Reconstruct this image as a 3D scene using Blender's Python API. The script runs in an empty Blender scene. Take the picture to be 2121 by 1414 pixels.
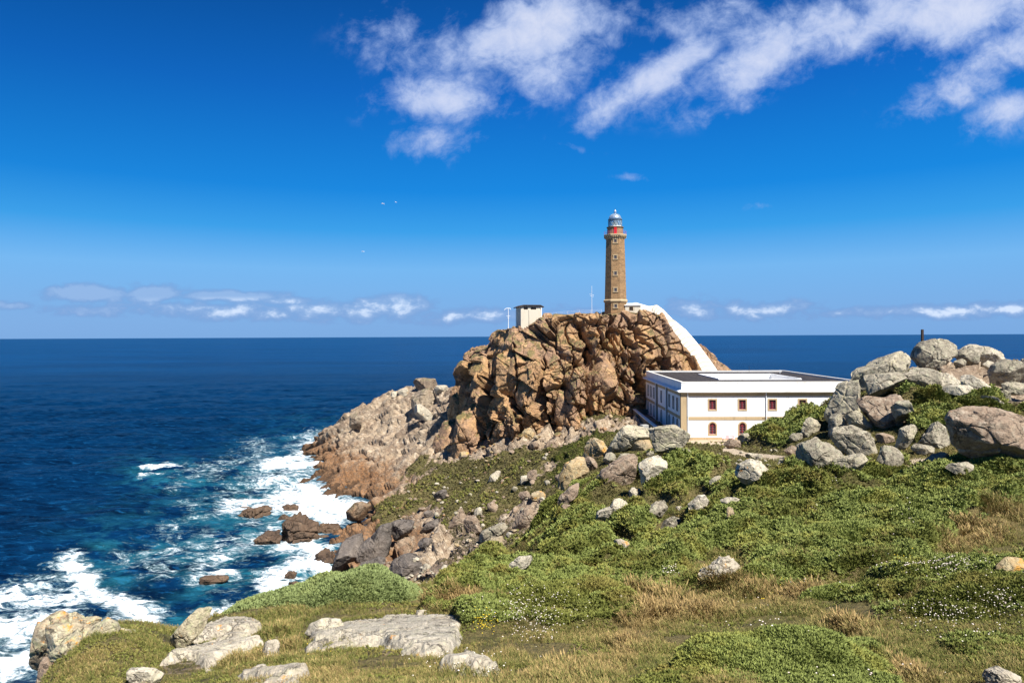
import bpy, bmesh, math, random
import numpy as np
from mathutils import Matrix, Vector

# ------------------------------------------------------------------ camera, world, sun
SC = bpy.context.scene
COL = SC.collection
H = 40.0                      # eye height above the sea
F, CX, HY = 1414.0, 1060.5, 696.0
ROLL = math.radians(0.27)
CR, SR = math.cos(ROLL), math.sin(ROLL)

cam_d = bpy.data.cameras.new('camera')
cam = bpy.data.objects.new('camera', cam_d); COL.objects.link(cam)
cam_d.sensor_width = 36.0; cam_d.lens = 24.0
cam_d.shift_y = -(707.0 - HY) / 2121.0
cam_d.clip_start = 0.1; cam_d.clip_end = 200000
cam.matrix_world = Matrix(((CR, SR, 0, 0), (0, 0, -1, 0), (-SR, CR, 0, H), (0, 0, 0, 1)))
SC.camera = cam

SUN = Vector((0.36, -0.50, 0.79)).normalized()
sd = bpy.data.lights.new('sun', 'SUN'); sd.energy = 5.0; sd.angle = math.radians(0.5); sd.color = (1, 0.95, 0.87)
so = bpy.data.objects.new('sun', sd); COL.objects.link(so)
so.rotation_euler = SUN.to_track_quat('Z', 'Y').to_euler()
SC.view_settings.view_transform = 'Standard'; SC.view_settings.look = 'None'
SC.view_settings.gamma = 1.0; SC.view_settings.exposure = 0.88

# ------------------------------------------------------------------ node helpers
class NT:
    def __init__(s, nt): s.nt = nt; s.n = nt.nodes; s.l = nt.links
    def put(s, sock, v):
        if v is None: return
        if isinstance(v, bpy.types.NodeSocket): s.l.new(v, sock)
        elif isinstance(v, (tuple, list)):
            v = tuple(v)
            if sock.type == 'RGBA' and len(v) == 3: v = v + (1,)
            sock.default_value = v
        else:
            if sock.type in ('RGBA',): v = (v, v, v, 1)
            elif sock.type == 'VECTOR': v = (v, v, v)
            sock.default_value = v
    def node(s, t, ins=(), **kw):
        n = s.n.new(t)
        for k, v in kw.items(): setattr(n, k, v)
        for k, v in (ins.items() if isinstance(ins, dict) else enumerate(ins)): s.put(n.inputs[k], v)
        return n
    def m(s, op, a, b=None, c=None, clamp=False):
        return s.node('ShaderNodeMath', (a, b, c), operation=op, use_clamp=clamp).outputs[0]
    def vm(s, op, a, b=None):
        n = s.node('ShaderNodeVectorMath', (a, b), operation=op)
        return n.outputs['Value'] if op in ('DOT_PRODUCT', 'LENGTH') else n.outputs[0]
    def noise(s, vec, scale, detail=4, rough=0.55, dist=0.0, color=False):
        n = s.node('ShaderNodeTexNoise', {'Vector': vec, 'Scale': scale, 'Detail': detail, 'Roughness': rough, 'Distortion': dist})
        return n.outputs['Color' if color else 'Fac']
    def vor(s, vec, scale, feature='F1', out='Distance', rnd=1.0):
        n = s.node('ShaderNodeTexVoronoi', {}, feature=feature)
        s.put(n.inputs['Vector'], vec); s.put(n.inputs['Scale'], scale); s.put(n.inputs['Randomness'], rnd)
        return n.outputs[out]
    def ss(s, x, a, b):       # smoothstep a..b -> 0..1
        n = s.node('ShaderNodeMapRange', (x, a, b, 0.0, 1.0), interpolation_type='SMOOTHSTEP'); n.clamp = True
        return n.outputs[0]
    def lin(s, x, a, b, c=0.0, d=1.0):
        n = s.node('ShaderNodeMapRange', (x, a, b, c, d)); n.clamp = True
        return n.outputs[0]
    def mix(s, f, a, b, blend='MIX'):
        n = s.n.new('ShaderNodeMix'); n.data_type = 'RGBA'; n.blend_type = blend; n.clamp_factor = True
        s.put(n.inputs['Factor'], f); s.put(n.inputs[6], a); s.put(n.inputs[7], b)
        return n.outputs[2]
    def attr(s, name, out='Fac'): return s.node('ShaderNodeAttribute', (), attribute_name=name).outputs[out]
    def sep(s, v): return s.node('ShaderNodeSeparateXYZ', (v,)).outputs
    def comb(s, x, y, z): return s.node('ShaderNodeCombineXYZ', (x, y, z)).outputs[0]
    def scale(s, v, k): return s.vm('MULTIPLY', v, k)
    def ramp(s, x, pts):
        n = s.node('ShaderNodeValToRGB', (x,)); e = n.color_ramp.elements
        while len(e) < len(pts): e.new(0.5)
        for el, (p, c) in zip(e, pts): el.position = p; el.color = tuple(c) + (1,)
        return n.outputs[0]
    def bump(s, h, strength, dist, normal=None):
        n = s.node('ShaderNodeBump', {'Strength': strength, 'Distance': dist, 'Height': h})
        if normal is not None: s.put(n.inputs['Normal'], normal)
        return n.outputs[0]

def material(name, fn, rough=0.9, spec=0.25):
    m = bpy.data.materials.new(name); m.use_nodes = True
    t = NT(m.node_tree); b = m.node_tree.nodes['Principled BSDF']
    b.inputs['Roughness'].default_value = rough; b.inputs['Specular IOR Level'].default_value = spec
    r = fn(t, b)
    if r is not None:
        t.put(b.inputs['Base Color'], r[0])
        if len(r) > 1 and r[1] is not None: t.put(b.inputs['Normal'], r[1])
        if len(r) > 2 and r[2] is not None: t.put(b.inputs['Roughness'], r[2])
    return m

# ------------------------------------------------------------------ sky and clouds (world)
world = bpy.data.worlds.new('World'); SC.world = world; world.use_nodes = True
def build_world():
    nt = world.node_tree; t = NT(nt)
    bg = nt.nodes['Background']
    sky = t.node('ShaderNodeTexSky', ()); sky.sky_type = 'NISHITA'; sky.sun_disc = False
    sky.sun_elevation = math.asin(SUN.z); sky.sun_rotation = math.atan2(SUN.x, SUN.y)
    sky.altitude = 40; sky.air_density = 1.0; sky.dust_density = 0.3; sky.ozone_density = 2.0
    d = t.node('ShaderNodeTexCoord').outputs['Generated']
    x, y, z = t.sep(d)[0:3]
    # polarised deep blue: the Nishita sky tinted by elevation
    el = t.ramp(t.lin(z, -0.02, 0.5), [
        (0.0, (0.160, 0.370, 0.740)), (0.096, (0.170, 0.390, 0.770)), (0.223, (0.160, 0.450, 0.860)),
        (0.327, (0.030, 0.335, 0.810)), (0.433, (0.0, 0.235, 0.740)), (0.673, (0.0, 0.135, 0.560)), (0.885, (0.0, 0.080, 0.36)), (1.0, (0.0, 0.060, 0.28))])
    el = t.scale(el, (5.5, 5.5, 5.5))
    hs = t.node('ShaderNodeHueSaturation', {'Saturation': 1.25, 'Value': 1.0, 'Color': sky.outputs[0]}).outputs[0]
    base = t.mix(0.96, hs, el)
    # left part of the sky is a bit deeper
    az = t.m('DIVIDE', x, t.m('MAXIMUM', y, 0.05))
    dk = t.m('MULTIPLY', t.lin(az, 0.0, -0.8), t.lin(z, 0.12, 0.45))
    base = t.mix(t.m('MULTIPLY', dk, 0.35), base, (0.0, 0.22, 1.0))
    # clouds: noise on a high flat layer, placed by soft patches of direction
    ev = t.m('DIVIDE', z, t.m('MAXIMUM', y, 0.05))
    P = t.comb(az, ev, 0.0)
    wob = t.noise(t.comb(az, ev, 0.3), 4.0, 3, 0.6, 0.0, True)
    P2 = t.vm('ADD', P, t.scale(t.vm('SUBTRACT', wob, (0.5, 0.5, 0.5)), (0.10, 0.07, 0)))
    field = None
    # az, elevation (tangents), half width, half height, tilt deg, strength
    def tl(px, py): return (px - CX) / F, (HY - py) / F
    patches = [(1060, 90, 200, 80, 18, 1.0), (1150, 30, 170, 60, 0, 1.0), (930, 215, 125, 50, 0, 1.0), (1140, 150, 110, 50, 10, .8),
               (905, 300, 80, 42, 10, .68), (820, 60, 120, 75, 0, .42), (1370, 150, 150, 42, 32, 1.05), (1290, 205, 95, 38, 35, .85),
               (1550, 140, 160, 48, 22, 1.05), (1490, 215, 85, 30, 20, .7), (1700, 60, 210, 75, 8, 1.0), (1950, 40, 290, 70, 10, 1.1),
               (1440, 45, 150, 45, 10, .6), (2090, 110, 130, 60, 20, .8), (2100, 225, 85, 42, 25, .9), (2030, 170, 170, 45, 20, .62), (1200, 300, 60, 12, -10, .45),
               (1310, 362, 45, 9, -5, .50), (1560, 424, 45, 9, 0, .42), (1010, 170, 95, 60, 0, .7), (1300, 40, 80, 60, 0, .3), (860, 120, 90, 60, 0, .45), (2250, 100, 200, 120, 0, 1)]
    for px, py, rx, ry, rot, s in patches:
        a, e = tl(px, py); c, q = math.cos(math.radians(rot)), math.sin(math.radians(rot))
        v = t.vm('SUBTRACT', P2, (a, e, 0))
        X = t.vm('DOT_PRODUCT', v, (c * F / rx, q * F / rx, 0)); Y = t.vm('DOT_PRODUCT', v, (-q * F / ry, c * F / ry, 0))
        r2 = t.m('ADD', t.m('MULTIPLY', X, X), t.m('MULTIPLY', Y, Y))
        g = t.m('MULTIPLY', t.m('EXPONENT', t.m('MULTIPLY', r2, -0.85)), s)
        field = g if field is None else t.m('MAXIMUM', field, g)
    # cloud texture stretched a little along the wind
    c, q = math.cos(math.radians(22)), math.sin(math.radians(22))
    Xs = t.vm('DOT_PRODUCT', P, (c, q, 0)); Ys = t.vm('DOT_PRODUCT', P, (-q, c, 0))
    Q = t.comb(Xs, t.m('MULTIPLY', Ys, 1.15), 0.0)
    n1 = t.noise(Q, 7.0, 10, 0.62, 0.2); n2 = t.noise(Q, 26.0, 8, 0.68, 0.4)
    dens = t.m('ADD', field, t.m('MULTIPLY', t.m('SUBTRACT', n1, 0.5), 2.3))
    dens = t.m('ADD', dens, t.m('MULTIPLY', t.m('SUBTRACT', n2, 0.5), 1.1))
    a1 = t.ss(dens, 0.16, 1.0)
    a1 = t.m('MULTIPLY', t.m('MULTIPLY', a1, t.ss(z, 0.09, 0.16)), t.ss(field, 0.02, 0.30))
    br = t.ss(dens, 0.45, 1.6)
    ccol = t.mix(br, (2.0, 2.75, 4.6), (4.3, 4.55, 5.4))
    out = t.mix(t.m('MULTIPLY', a1, 0.88), base, ccol)
    # low cumulus bank near the horizon
    Pl = t.comb(t.m('MULTIPLY', az, 1.0), t.m('MULTIPLY', ev, 2.3), 0.7)
    l1 = t.noise(Pl, 11.0, 7, 0.58, 0.1); l2 = t.noise(t.comb(az, 0.0, 2.0), 5.0, 3, 0.5)
    band = t.m('MULTIPLY', t.ss(ev, 0.012, 0.026), t.ss(ev, t.m('ADD', 0.075, 0.0), 0.030))
    lows = None
    for px, py, rx, ry, s in [(190, 603, 80, 14, 1.15), (315, 604, 56, 15, 1.15), (470, 611, 95, 10, 1.1), (20, 628, 40, 8, .7), (600, 622, 60, 9, .7),
                              (380, 634, 110, 16, .7), (640, 640, 90, 18, .72), (720, 645, 80, 18, .7), (820, 638, 75, 22, .78), (950, 655, 110, 16, .66), (1150, 650, 80, 16, .5), (500, 642, 120, 17, .7),
                              (250, 638, 150, 12, .5), (1440, 640, 55, 20, .74), (1590, 645, 95, 18, .72), (1720, 650, 30, 9, .5), (1950, 650, 160, 12, .85), (2070, 645, 90, 13, .9), (2250, 640, 120, 20, .8)]:
        a, e = tl(px, py)
        v = t.vm('SUBTRACT', P, (a, e, 0)); w = t.vm('MULTIPLY', v, (F / rx, F / ry, 0))
        g = t.m('MULTIPLY', t.m('EXPONENT', t.m('MULTIPLY', t.vm('DOT_PRODUCT', w, w), -0.8)), s)
        lows = g if lows is None else t.m('MAXIMUM', lows, g)
    n3 = t.noise(t.comb(az, t.m('MULTIPLY', ev, 1.8), 0.2), 26.0, 8, 0.6, 0.2)
    dl = t.m('ADD', lows, t.m('MULTIPLY', t.m('SUBTRACT', n3, 0.5), 2.0))
    al = t.m('MULTIPLY', t.ss(dl, -0.05, 0.50), t.ss(lows, 0.03, 0.2))
    whit = t.m('MULTIPLY', t.ss(dl, 0.55, 0.95), t.ss(az, -0.62, -0.38))
    whit = t.m('MULTIPLY', whit, t.ss(ev, 0.062, 0.05))
    lc = t.mix(t.ss(dl, .2, .8), (1.05, 1.85, 3.6), (1.9, 2.7, 4.3)); lc = t.mix(whit, lc, (5.2, 5.6, 6.3))
    out = t.mix(t.m('MULTIPLY', al, 0.62), out, lc)
    t.put(bg.inputs[0], out); bg.inputs[1].default_value = 0.1
build_world()

# ------------------------------------------------------------------ geometry helpers
def W(px, py, Y):
    a, b = (px - CX) / F, (HY - py) / F
    return Vector(((a * CR + b * SR) * Y, Y, H + (-a * SR + b * CR) * Y))
def toPix(X, Y, Z):
    u, v = X / Y, (Z - H) / Y
    return CX + F * (u * CR - v * SR), HY - F * (u * SR + v * CR)
def uT(px, py):
    a, b = (px - CX) / F, (HY - py) / F
    return a * CR + b * SR, a * SR - b * CR
def Ysea(py, px=600, z=0.0): return (H - z) / uT(px, py)[1]

rng = np.random.default_rng(7)
def _h(ix, iy, iz, s):
    h = (ix.astype(np.int64) * 374761393 + iy.astype(np.int64) * 668265263 + iz.astype(np.int64) * 2147483647 + s * 974711) & 0xffffffff
    h = ((h ^ (h >> 13)) * 1274126177) & 0xffffffff
    h = ((h ^ (h >> 16)) * 2246822519) & 0xffffffff
    return (h ^ (h >> 15)) & 0xffffffff
def _r(h, k): return (((h * (2654435761 + 2 * k)) & 0xffffffff) >> 8).astype(np.float64) / 16777216.0
def vnoise(P, s=0):
    i = np.floor(P).astype(np.int64); f = P - i; f = f * f * f * (f * (f * 6 - 15) + 10)
    out = 0
    for dx in (0, 1):
        wx = f[:, 0] if dx else 1 - f[:, 0]
        for dy in (0, 1):
            wy = f[:, 1] if dy else 1 - f[:, 1]
            for dz in (0, 1):
                wz = f[:, 2] if dz else 1 - f[:, 2]
                out = out + wx * wy * wz * (_h(i[:, 0] + dx, i[:, 1] + dy, i[:, 2] + dz, s) / 4294967295.0)
    return out * 2 - 1
def fbm(P, octs=4, s=0, gain=0.5):
    o = 0; a = 1; n = 0
    for k in range(octs):
        o = o + a * vnoise(P * (2.03 ** k) + 17.3 * k, s + k); n += a; a *= gain
    return o / n
def cells(P, s=0, want2=True):
    """nearest jittered cell: F1, F2-F1, offset vector to the cell, hash of it"""
    i = np.floor(P).astype(np.int64); n = len(P)
    f1 = np.full(n, 9e9); f2 = np.full(n, 9e9); hb = np.zeros(n, np.int64); vec = np.zeros((n, 3))
    for dx in (-1, 0, 1):
        for dy in (-1, 0, 1):
            for dz in (-1, 0, 1):
                a, b, c = i[:, 0] + dx, i[:, 1] + dy, i[:, 2] + dz
                h = _h(a, b, c, s)
                q = np.stack([P[:, 0] - (a + _r(h, 1)), P[:, 1] - (b + _r(h, 2)), P[:, 2] - (c + _r(h, 3))], 1)
                d = (q * q).sum(1)
                m = d < f1
                f2 = np.where(m, f1, np.minimum(f2, d)); f1 = np.where(m, d, f1); hb = np.where(m, h, hb); vec[m] = q[m]
    f1 = np.sqrt(f1); f2 = np.sqrt(f2)
    return f1, f2 - f1, vec, hb
def facet(P, s=0, tilt=1.0, off=0.6, crack=0.5, cw=0.10):
    """blocky rock relief: each cell is its own tilted plane, with a crack between cells"""
    f1, e, v, h = cells(P, s)
    g = np.stack([_r(h, 11) - .5, _r(h, 12) - .5, _r(h, 13) - .5], 1) * 2
    d = (g * v).sum(1) * tilt + (_r(h, 14) - .5) * off * 2
    return d - crack * np.exp(-(e / cw) ** 2), e, _r(h, 15)

def mesh_np(name, V, Fc, mat, smooth=True, attrs=None, parent=None, origin=None):
    V = np.asarray(V, np.float32); Fc = np.asarray(Fc, np.int32)
    if origin is not None: V = V - np.asarray(origin, np.float32)
    me = bpy.data.meshes.new(name); k = Fc.shape[1]
    me.vertices.add(len(V)); me.vertices.foreach_set('co', V.ravel())
    me.loops.add(Fc.size); me.loops.foreach_set('vertex_index', Fc.ravel())
    me.polygons.add(len(Fc)); me.polygons.foreach_set('loop_start', np.arange(len(Fc), dtype=np.int32) * k)
    me.polygons.foreach_set('use_smooth', np.full(len(Fc), smooth))
    me.update(calc_edges=True)
    for nm, a in (attrs or {}).items():
        at = me.attributes.new(nm, 'FLOAT', 'POINT'); at.data.foreach_set('value', np.asarray(a, np.float32))
    if mat: me.materials.append(mat)
    o = bpy.data.objects.new(name, me); COL.objects.link(o)
    if origin is not None: o.location = Vector(origin)
    if parent: o.parent = parent
    return o
def tag(o, label=None, cat=None, group=None, kind=None):
    if label: o['label'] = label
    if cat: o['category'] = cat
    if group: o['group'] = group
    if kind: o['kind'] = kind
    return o
def empty(name, loc, rz=0.0, **k):
    o = bpy.data.objects.new(name, None); COL.objects.link(o); o.location = loc; o.rotation_euler = (0, 0, rz)
    return tag(o, **k)

_sph = {}
def sphere(n):
    if n not in _sph:
        bm = bmesh.new(); bmesh.ops.create_icosphere(bm, subdivisions=n, radius=1.0)
        _sph[n] = (np.array([v.co[:] for v in bm.verts]), np.array([[v.index for v in f.verts] for f in bm.faces])); bm.free()
    return _sph[n]

class MB:
    """collects simple shapes into one mesh"""
    def __init__(s): s.v = []; s.f = []
    def add(s, vs, fs):
        b = len(s.v); s.v += [tuple(p) for p in vs]; s.f += [[i + b for i in f] for f in fs]; return s
    def box(s, x0, x1, y0, y1, z0, z1):
        return s.add([(x0, y0, z0), (x1, y0, z0), (x1, y1, z0), (x0, y1, z0), (x0, y0, z1), (x1, y0, z1), (x1, y1, z1), (x0, y1, z1)],
                     [(3, 2, 1, 0), (4, 5, 6, 7), (0, 1, 5, 4), (1, 2, 6, 5), (2, 3, 7, 6), (3, 0, 4, 7)])
    def quad(s, *p): return s.add(p, [tuple(range(len(p)))])
    def ring(s, prof, n, a0=0.0, c=(0, 0), cap=True):
        """lathe: prof = [(r, z)...]"""
        vs = [(c[0] + r * math.sin(a0 + 2 * math.pi * k / n), c[1] - r * math.cos(a0 + 2 * math.pi * k / n), z) for r, z in prof for k in range(n)]
        fs = [(j * n + k, j * n + (k + 1) % n, (j + 1) * n + (k + 1) % n, (j + 1) * n + k) for j in range(len(prof) - 1) for k in range(n)]
        if cap: fs += [tuple(range(n))[::-1], tuple(range((len(prof) - 1) * n, len(prof) * n))]
        return s.add(vs, fs)
    def tube(s, p, q, r, n=6, r2=None):
        p, q = Vector(p), Vector(q); d = (q - p).normalized(); a = d.orthogonal().normalized(); b = d.cross(a); r2 = r if r2 is None else r2
        vs = [c + (a * math.cos(2 * math.pi * k / n) + b * math.sin(2 * math.pi * k / n)) * rr for c, rr in ((p, r), (q, r2)) for k in range(n)]
        return s.add(vs, [(k, (k + 1) % n, n + (k + 1) % n, n + k) for k in range(n)] + [tuple(range(n))[::-1], tuple(range(n, 2 * n))])
    def build(s, name, mat, parent=None, bevel=0, smooth=False):
        me = bpy.data.meshes.new(name); me.from_pydata(s.v, [], s.f); me.materials.append(mat)
        bm = bmesh.new(); bm.from_mesh(me); bmesh.ops.recalc_face_normals(bm, faces=bm.faces)
        if bevel: bmesh.ops.bevel(bm, geom=bm.edges[:], offset=bevel, segments=1, affect='EDGES', clamp_overlap=True)
        bm.to_mesh(me); bm.free()
        if smooth: me.polygons.foreach_set('use_smooth', [True] * len(me.polygons))
        o = bpy.data.objects.new(name, me); COL.objects.link(o)
        if parent: o.parent = parent
        return o
# ------------------------------------------------------------------ materials
def rock_mat(name, c1, c2, c3, s=1.0, dark=0.5, lichen=0.3, lcol=(0.42, 0.41, 0.27), orange=0.0, bd=0.25, veg=0.0, wet=False, strata=0.0, ocol=(0.62, 0.26, 0.03), gain=1.0):
    def fn(t, b):
        P = t.node('ShaderNodeNewGeometry').outputs
        pos, nor = P['Position'], P['Normal']
        p = t.scale(pos, (s, s, s))
        big = t.noise(p, 0.22, 4, 0.6); mid = t.noise(p, 1.1, 6, 0.65, 0.4); fine = t.noise(p, 6.0, 6, 0.7)
        col = t.mix(t.ss(big, 0.38, 0.62), c1, c2)
        col = t.mix(t.ss(mid, 0.52, 0.70), col, c3)
        if strata:
            st = t.noise(t.vm('ADD', t.vm('MULTIPLY', p, (0.5, 0.5, 2.2)), t.comb(0, 0, t.m('MULTIPLY', t.sep(p)[0], 1.1))), 1.2, 5, 0.7, 0.8)
            col = t.mix(t.m('MULTIPLY', t.ss(st, 0.50, 0.66), strata), col, t.mix(0.6, c2, (0.05, 0.04, 0.032)))
        # weather stains and speckle
        col = t.mix(t.m('MULTIPLY', t.ss(t.noise(t.vm('ADD', p, (21, 3, 8)), 0.8, 8, 0.75, 0.8), 0.50, 0.66), dark * 0.75), col, t.mix(0.6, c2, (0.05, 0.045, 0.04)))
        dk = t.m('MULTIPLY', t.ss(t.noise(p, 2.3, 7, 0.72, 0.6), 0.50, 0.68), dark)
        col = t.mix(dk, col, (0.055, 0.047, 0.038))
        sp = t.m('MULTIPLY', t.ss(fine, 0.54, 0.66), 0.55 * min(1, dark + 0.3))
        col = t.mix(sp, col, (0.05, 0.045, 0.035))
        col = t.mix(t.m('MULTIPLY', t.ss(fine, 0.46, 0.36), 0.35), col, t.vm('MULTIPLY', c3, (1.25, 1.22, 1.15)))
        if lichen:
            li = t.m('MULTIPLY', t.ss(t.noise(t.vm('ADD', p, (9, 4, 2)), 1.9, 8, 0.7, 0.3), 0.50, 0.62), lichen)
            col = t.mix(li, col, lcol)
        if orange:
            oi = t.m('MULTIPLY', t.ss(t.m('ADD', t.m('MULTIPLY', t.noise(t.vm('ADD', p, (3, 14, 7)), 0.8, 6, 0.66, 0.2), .6), t.m('MULTIPLY', t.noise(t.vm('ADD', p, (1, 4, 7)), 3.2, 8, 0.75, 0.4), .4)), 0.635 - 0.09 * orange, 0.69 - 0.09 * orange), 0.85)
            col = t.mix(oi, col, ocol)
        if wet:      # tide-stained base: brown weed and wet dark rock near the water
            z = t.m('ADD', t.sep(pos)[2], t.m('MULTIPLY', t.m('SUBTRACT', big, 0.5), 7.0))
            col = t.mix(t.m('MULTIPLY', t.ss(z, 9.0, 3.5), 0.6), col, t.mix(t.ss(mid, 0.4, 0.6), (0.10, 0.055, 0.028), (0.23, 0.11, 0.045)))
            col = t.mix(t.m('MULTIPLY', t.ss(z, 2.2, 0.4), 0.8), col, (0.045, 0.03, 0.02))
        if veg:
            up = t.sep(nor)[2]
            g = t.m('MULTIPLY', t.ss(up, 0.40, 0.70), t.ss(t.noise(pos, 0.35, 5, 0.65), 0.48, 0.54))
            gc = t.mix(t.noise(pos, 3.0, 4, 0.7), (0.035, 0.045, 0.014), (0.13, 0.14, 0.045))
            col = t.mix(t.m('MULTIPLY', g, veg), col, gc)
        ck = t.vor(t.vm('ADD', p, t.scale(t.noise(p, 0.9, 5, 0.7, 0, True), (2.6, 2.6, 2.6))), 0.30, 'DISTANCE_TO_EDGE')
        crk = t.m('MAXIMUM', t.ss(ck, 0.0, 0.022), t.ss(t.noise(p, 0.8, 2), 0.50, 0.44))
        col = t.mix(t.m('MULTIPLY', t.m('SUBTRACT', 1.0, crk), 0.55), col, (0.03, 0.025, 0.02))
        if gain != 1.0: col = t.scale(col, (gain, gain, gain))
        hgt = t.m('ADD', t.m('ADD', t.m('MULTIPLY', mid, 1.0), t.m('MULTIPLY', fine, 0.35)), t.m('MULTIPLY', crk, 0.35))
        return col, t.bump(hgt, 0.9, bd / s), None
    return material(name, fn, 0.92, 0.2)

M = {}
M['crag'] = rock_mat('crag_rock', (0.40, 0.235, 0.110), (0.29, 0.180, 0.115), (0.52, 0.33, 0.165), s=0.55, dark=0.55, lichen=0.15, lcol=(0.30, 0.26, 0.20), orange=0.25, bd=0.45, veg=0.7, strata=0.4, ocol=(0.50, 0.25, 0.07), gain=1.12)
M['shore'] = rock_mat('shore_rock', (0.34, 0.27, 0.19), (0.25, 0.185, 0.13), (0.46, 0.38, 0.27), s=0.55, dark=0.55, lichen=0.2, lcol=(0.30, 0.28, 0.24), orange=0.1, bd=0.4, veg=0.4, wet=True, strata=0.5)
M['searock'] = rock_mat('wet_sea_rock', (0.13, 0.085, 0.055), (0.09, 0.06, 0.042), (0.19, 0.13, 0.085), s=0.8, dark=0.6, lichen=0.0, bd=0.3)
M['dark'] = rock_mat('dark_slab_rock', (0.155, 0.13, 0.112), (0.10, 0.088, 0.078), (0.25, 0.215, 0.185), s=0.8, dark=0.35, lichen=0.12, lcol=(0.27, 0.25, 0.22), bd=0.3, strata=0.5)
M['boulder'] = rock_mat('boulder_granite', (0.40, 0.355, 0.26), (0.31, 0.275, 0.205), (0.50, 0.44, 0.33), s=1.2, dark=0.8, lichen=0.5, lcol=(0.45, 0.43, 0.26), orange=0.15, bd=0.25)
M['greyb'] = rock_mat('grey_granite', (0.34, 0.30, 0.225), (0.25, 0.22, 0.165), (0.47, 0.42, 0.32), s=1.2, dark=0.9, lichen=0.45, lcol=(0.37, 0.37, 0.25), orange=0.02, bd=0.25)
M['brownb'] = rock_mat('brown_granite', (0.28, 0.205, 0.145), (0.22, 0.16, 0.115), (0.40, 0.33, 0.25), s=1.3, dark=0.5, lichen=0.25, lcol=(0.40, 0.37, 0.28), orange=0.05, bd=0.22)
M['orangeb'] = rock_mat('ochre_granite', (0.40, 0.29, 0.15), (0.31, 0.25, 0.17), (0.48, 0.38, 0.24), s=1.3, dark=0.65, lichen=0.45, lcol=(0.40, 0.38, 0.24), orange=1.0, bd=0.25, ocol=(0.55, 0.28, 0.05))
M['pale'] = rock_mat('pale_granite', (0.50, 0.45, 0.35), (0.41, 0.36, 0.28), (0.62, 0.56, 0.45), s=2.0, dark=0.8, lichen=0.55, lcol=(0.46, 0.43, 0.29), orange=0.55, bd=0.22, gain=0.95)
M['outcrop'] = rock_mat('lichen_outcrop', (0.42, 0.37, 0.25), (0.35, 0.27, 0.18), (0.54, 0.49, 0.35), s=2.0, dark=0.85, lichen=0.7, lcol=(0.44, 0.44, 0.25), orange=0.95, bd=0.3)

def ground_fn(t, b):
    pos = t.node('ShaderNodeNewGeometry').outputs['Position']
    nz = t.sep(t.node('ShaderNodeNewGeometry').outputs['Normal'])[2]
    rock, sand, moss, dry, shore = (t.attr(n) for n in ('rock', 'sand', 'moss', 'dry', 'shore'))
    n1 = t.noise(pos, 0.35, 6, 0.62); n2 = t.noise(pos, 2.2, 6, 0.68); n3 = t.noise(pos, 9.0, 5, 0.7)
    turf = t.mix(t.ss(n2, 0.38, 0.62), (0.060, 0.058, 0.020), (0.145, 0.128, 0.046))
    turf = t.mix(t.m('MULTIPLY', t.ss(n1, 0.42, 0.60), .7), turf, (0.165, 0.128, 0.060))
    turf = t.mix(t.m('MULTIPLY', t.ss(n3, 0.50, 0.64), 0.6), turf, (0.050, 0.042, 0.018))
    turf = t.mix(t.m('MULTIPLY', t.ss(n3, 0.46, 0.34), 0.35), turf, (0.21, 0.20, 0.09))
    mossc = t.mix(t.ss(n2, 0.40, 0.60), (0.030, 0.036, 0.006), (0.060, 0.068, 0.010))
    mossc = t.mix(t.m('MULTIPLY', t.ss(n3, 0.46, 0.34), 0.3), mossc, (0.10, 0.10, 0.025))
    dryc = t.mix(n2, (0.16, 0.125, 0.05), (0.28, 0.21, 0.09))
    col = t.mix(dry, turf, dryc)
    col = t.mix(moss, col, mossc)
    # small stones lying in the turf
    vd = t.vor(pos, 1.1, 'F1'); vc = t.vor(pos, 1.1, 'F1', 'Color')
    # bare rock
    p = t.scale(pos, (0.6, 0.6, 0.6))
    r = t.mix(t.ss(t.noise(p, 0.3, 4, 0.6), 0.40, 0.60), (0.40, 0.31, 0.215), (0.27, 0.20, 0.14))
    r = t.mix(t.ss(t.noise(p, 1.6, 7, 0.68, 0.5), 0.50, 0.68), r, (0.58, 0.49, 0.37))
    st = t.noise(t.vm('ADD', t.vm('MULTIPLY', p, (0.6, 0.6, 2.0)), t.comb(0, 0, t.m('MULTIPLY', t.sep(p)[0], 0.9))), 1.6, 6, 0.72, 0.9)
    r = t.mix(t.m('MULTIPLY', t.ss(st, 0.50, 0.64), 0.65), r, (0.075, 0.055, 0.042))
    r = t.mix(t.m('MULTIPLY', t.ss(t.noise(pos, 4.0, 6, 0.7), 0.53, 0.66), 0.5), r, (0.05, 0.042, 0.035))
    z = t.m('ADD', t.sep(pos)[2], t.m('MULTIPLY', t.m('SUBTRACT', n1, 0.5), 9.0))
    r = t.mix(t.m('MULTIPLY', t.m('MULTIPLY', t.ss(z, 8.0, 3.0), shore), 0.75), r, t.mix(t.ss(n2, 0.42, 0.58), (0.10, 0.05, 0.025), (0.27, 0.125, 0.045)))
    r = t.mix(t.m('MULTIPLY', t.ss(z, 1.8, 0.3), 0.75), r, (0.045, 0.030, 0.020))
    rk = t.ss(t.m('ADD', rock, t.m('MULTIPLY', t.m('SUBTRACT', n2, 0.5), 0.9)), 0.42, 0.56)
    col = t.mix(rk, col, r)
    sandc = t.mix(n2, (0.40, 0.31, 0.21), (0.55, 0.46, 0.34))
    col = t.mix(t.ss(t.m('ADD', sand, t.m('MULTIPLY', t.m('SUBTRACT', n3, 0.5), 0.5)), 0.4, 0.6), col, sandc)
    h = t.m('ADD', t.m('MULTIPLY', n2, 1.0), t.m('MULTIPLY', n3, 0.4))
    h = t.m('ADD', h, t.m('MULTIPLY', t.m('MULTIPLY', st, rk), 1.5))
    return col, t.bump(h, 0.9, 0.28)
M['ground'] = material('headland_ground', ground_fn, 0.95, 0.15)

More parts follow.
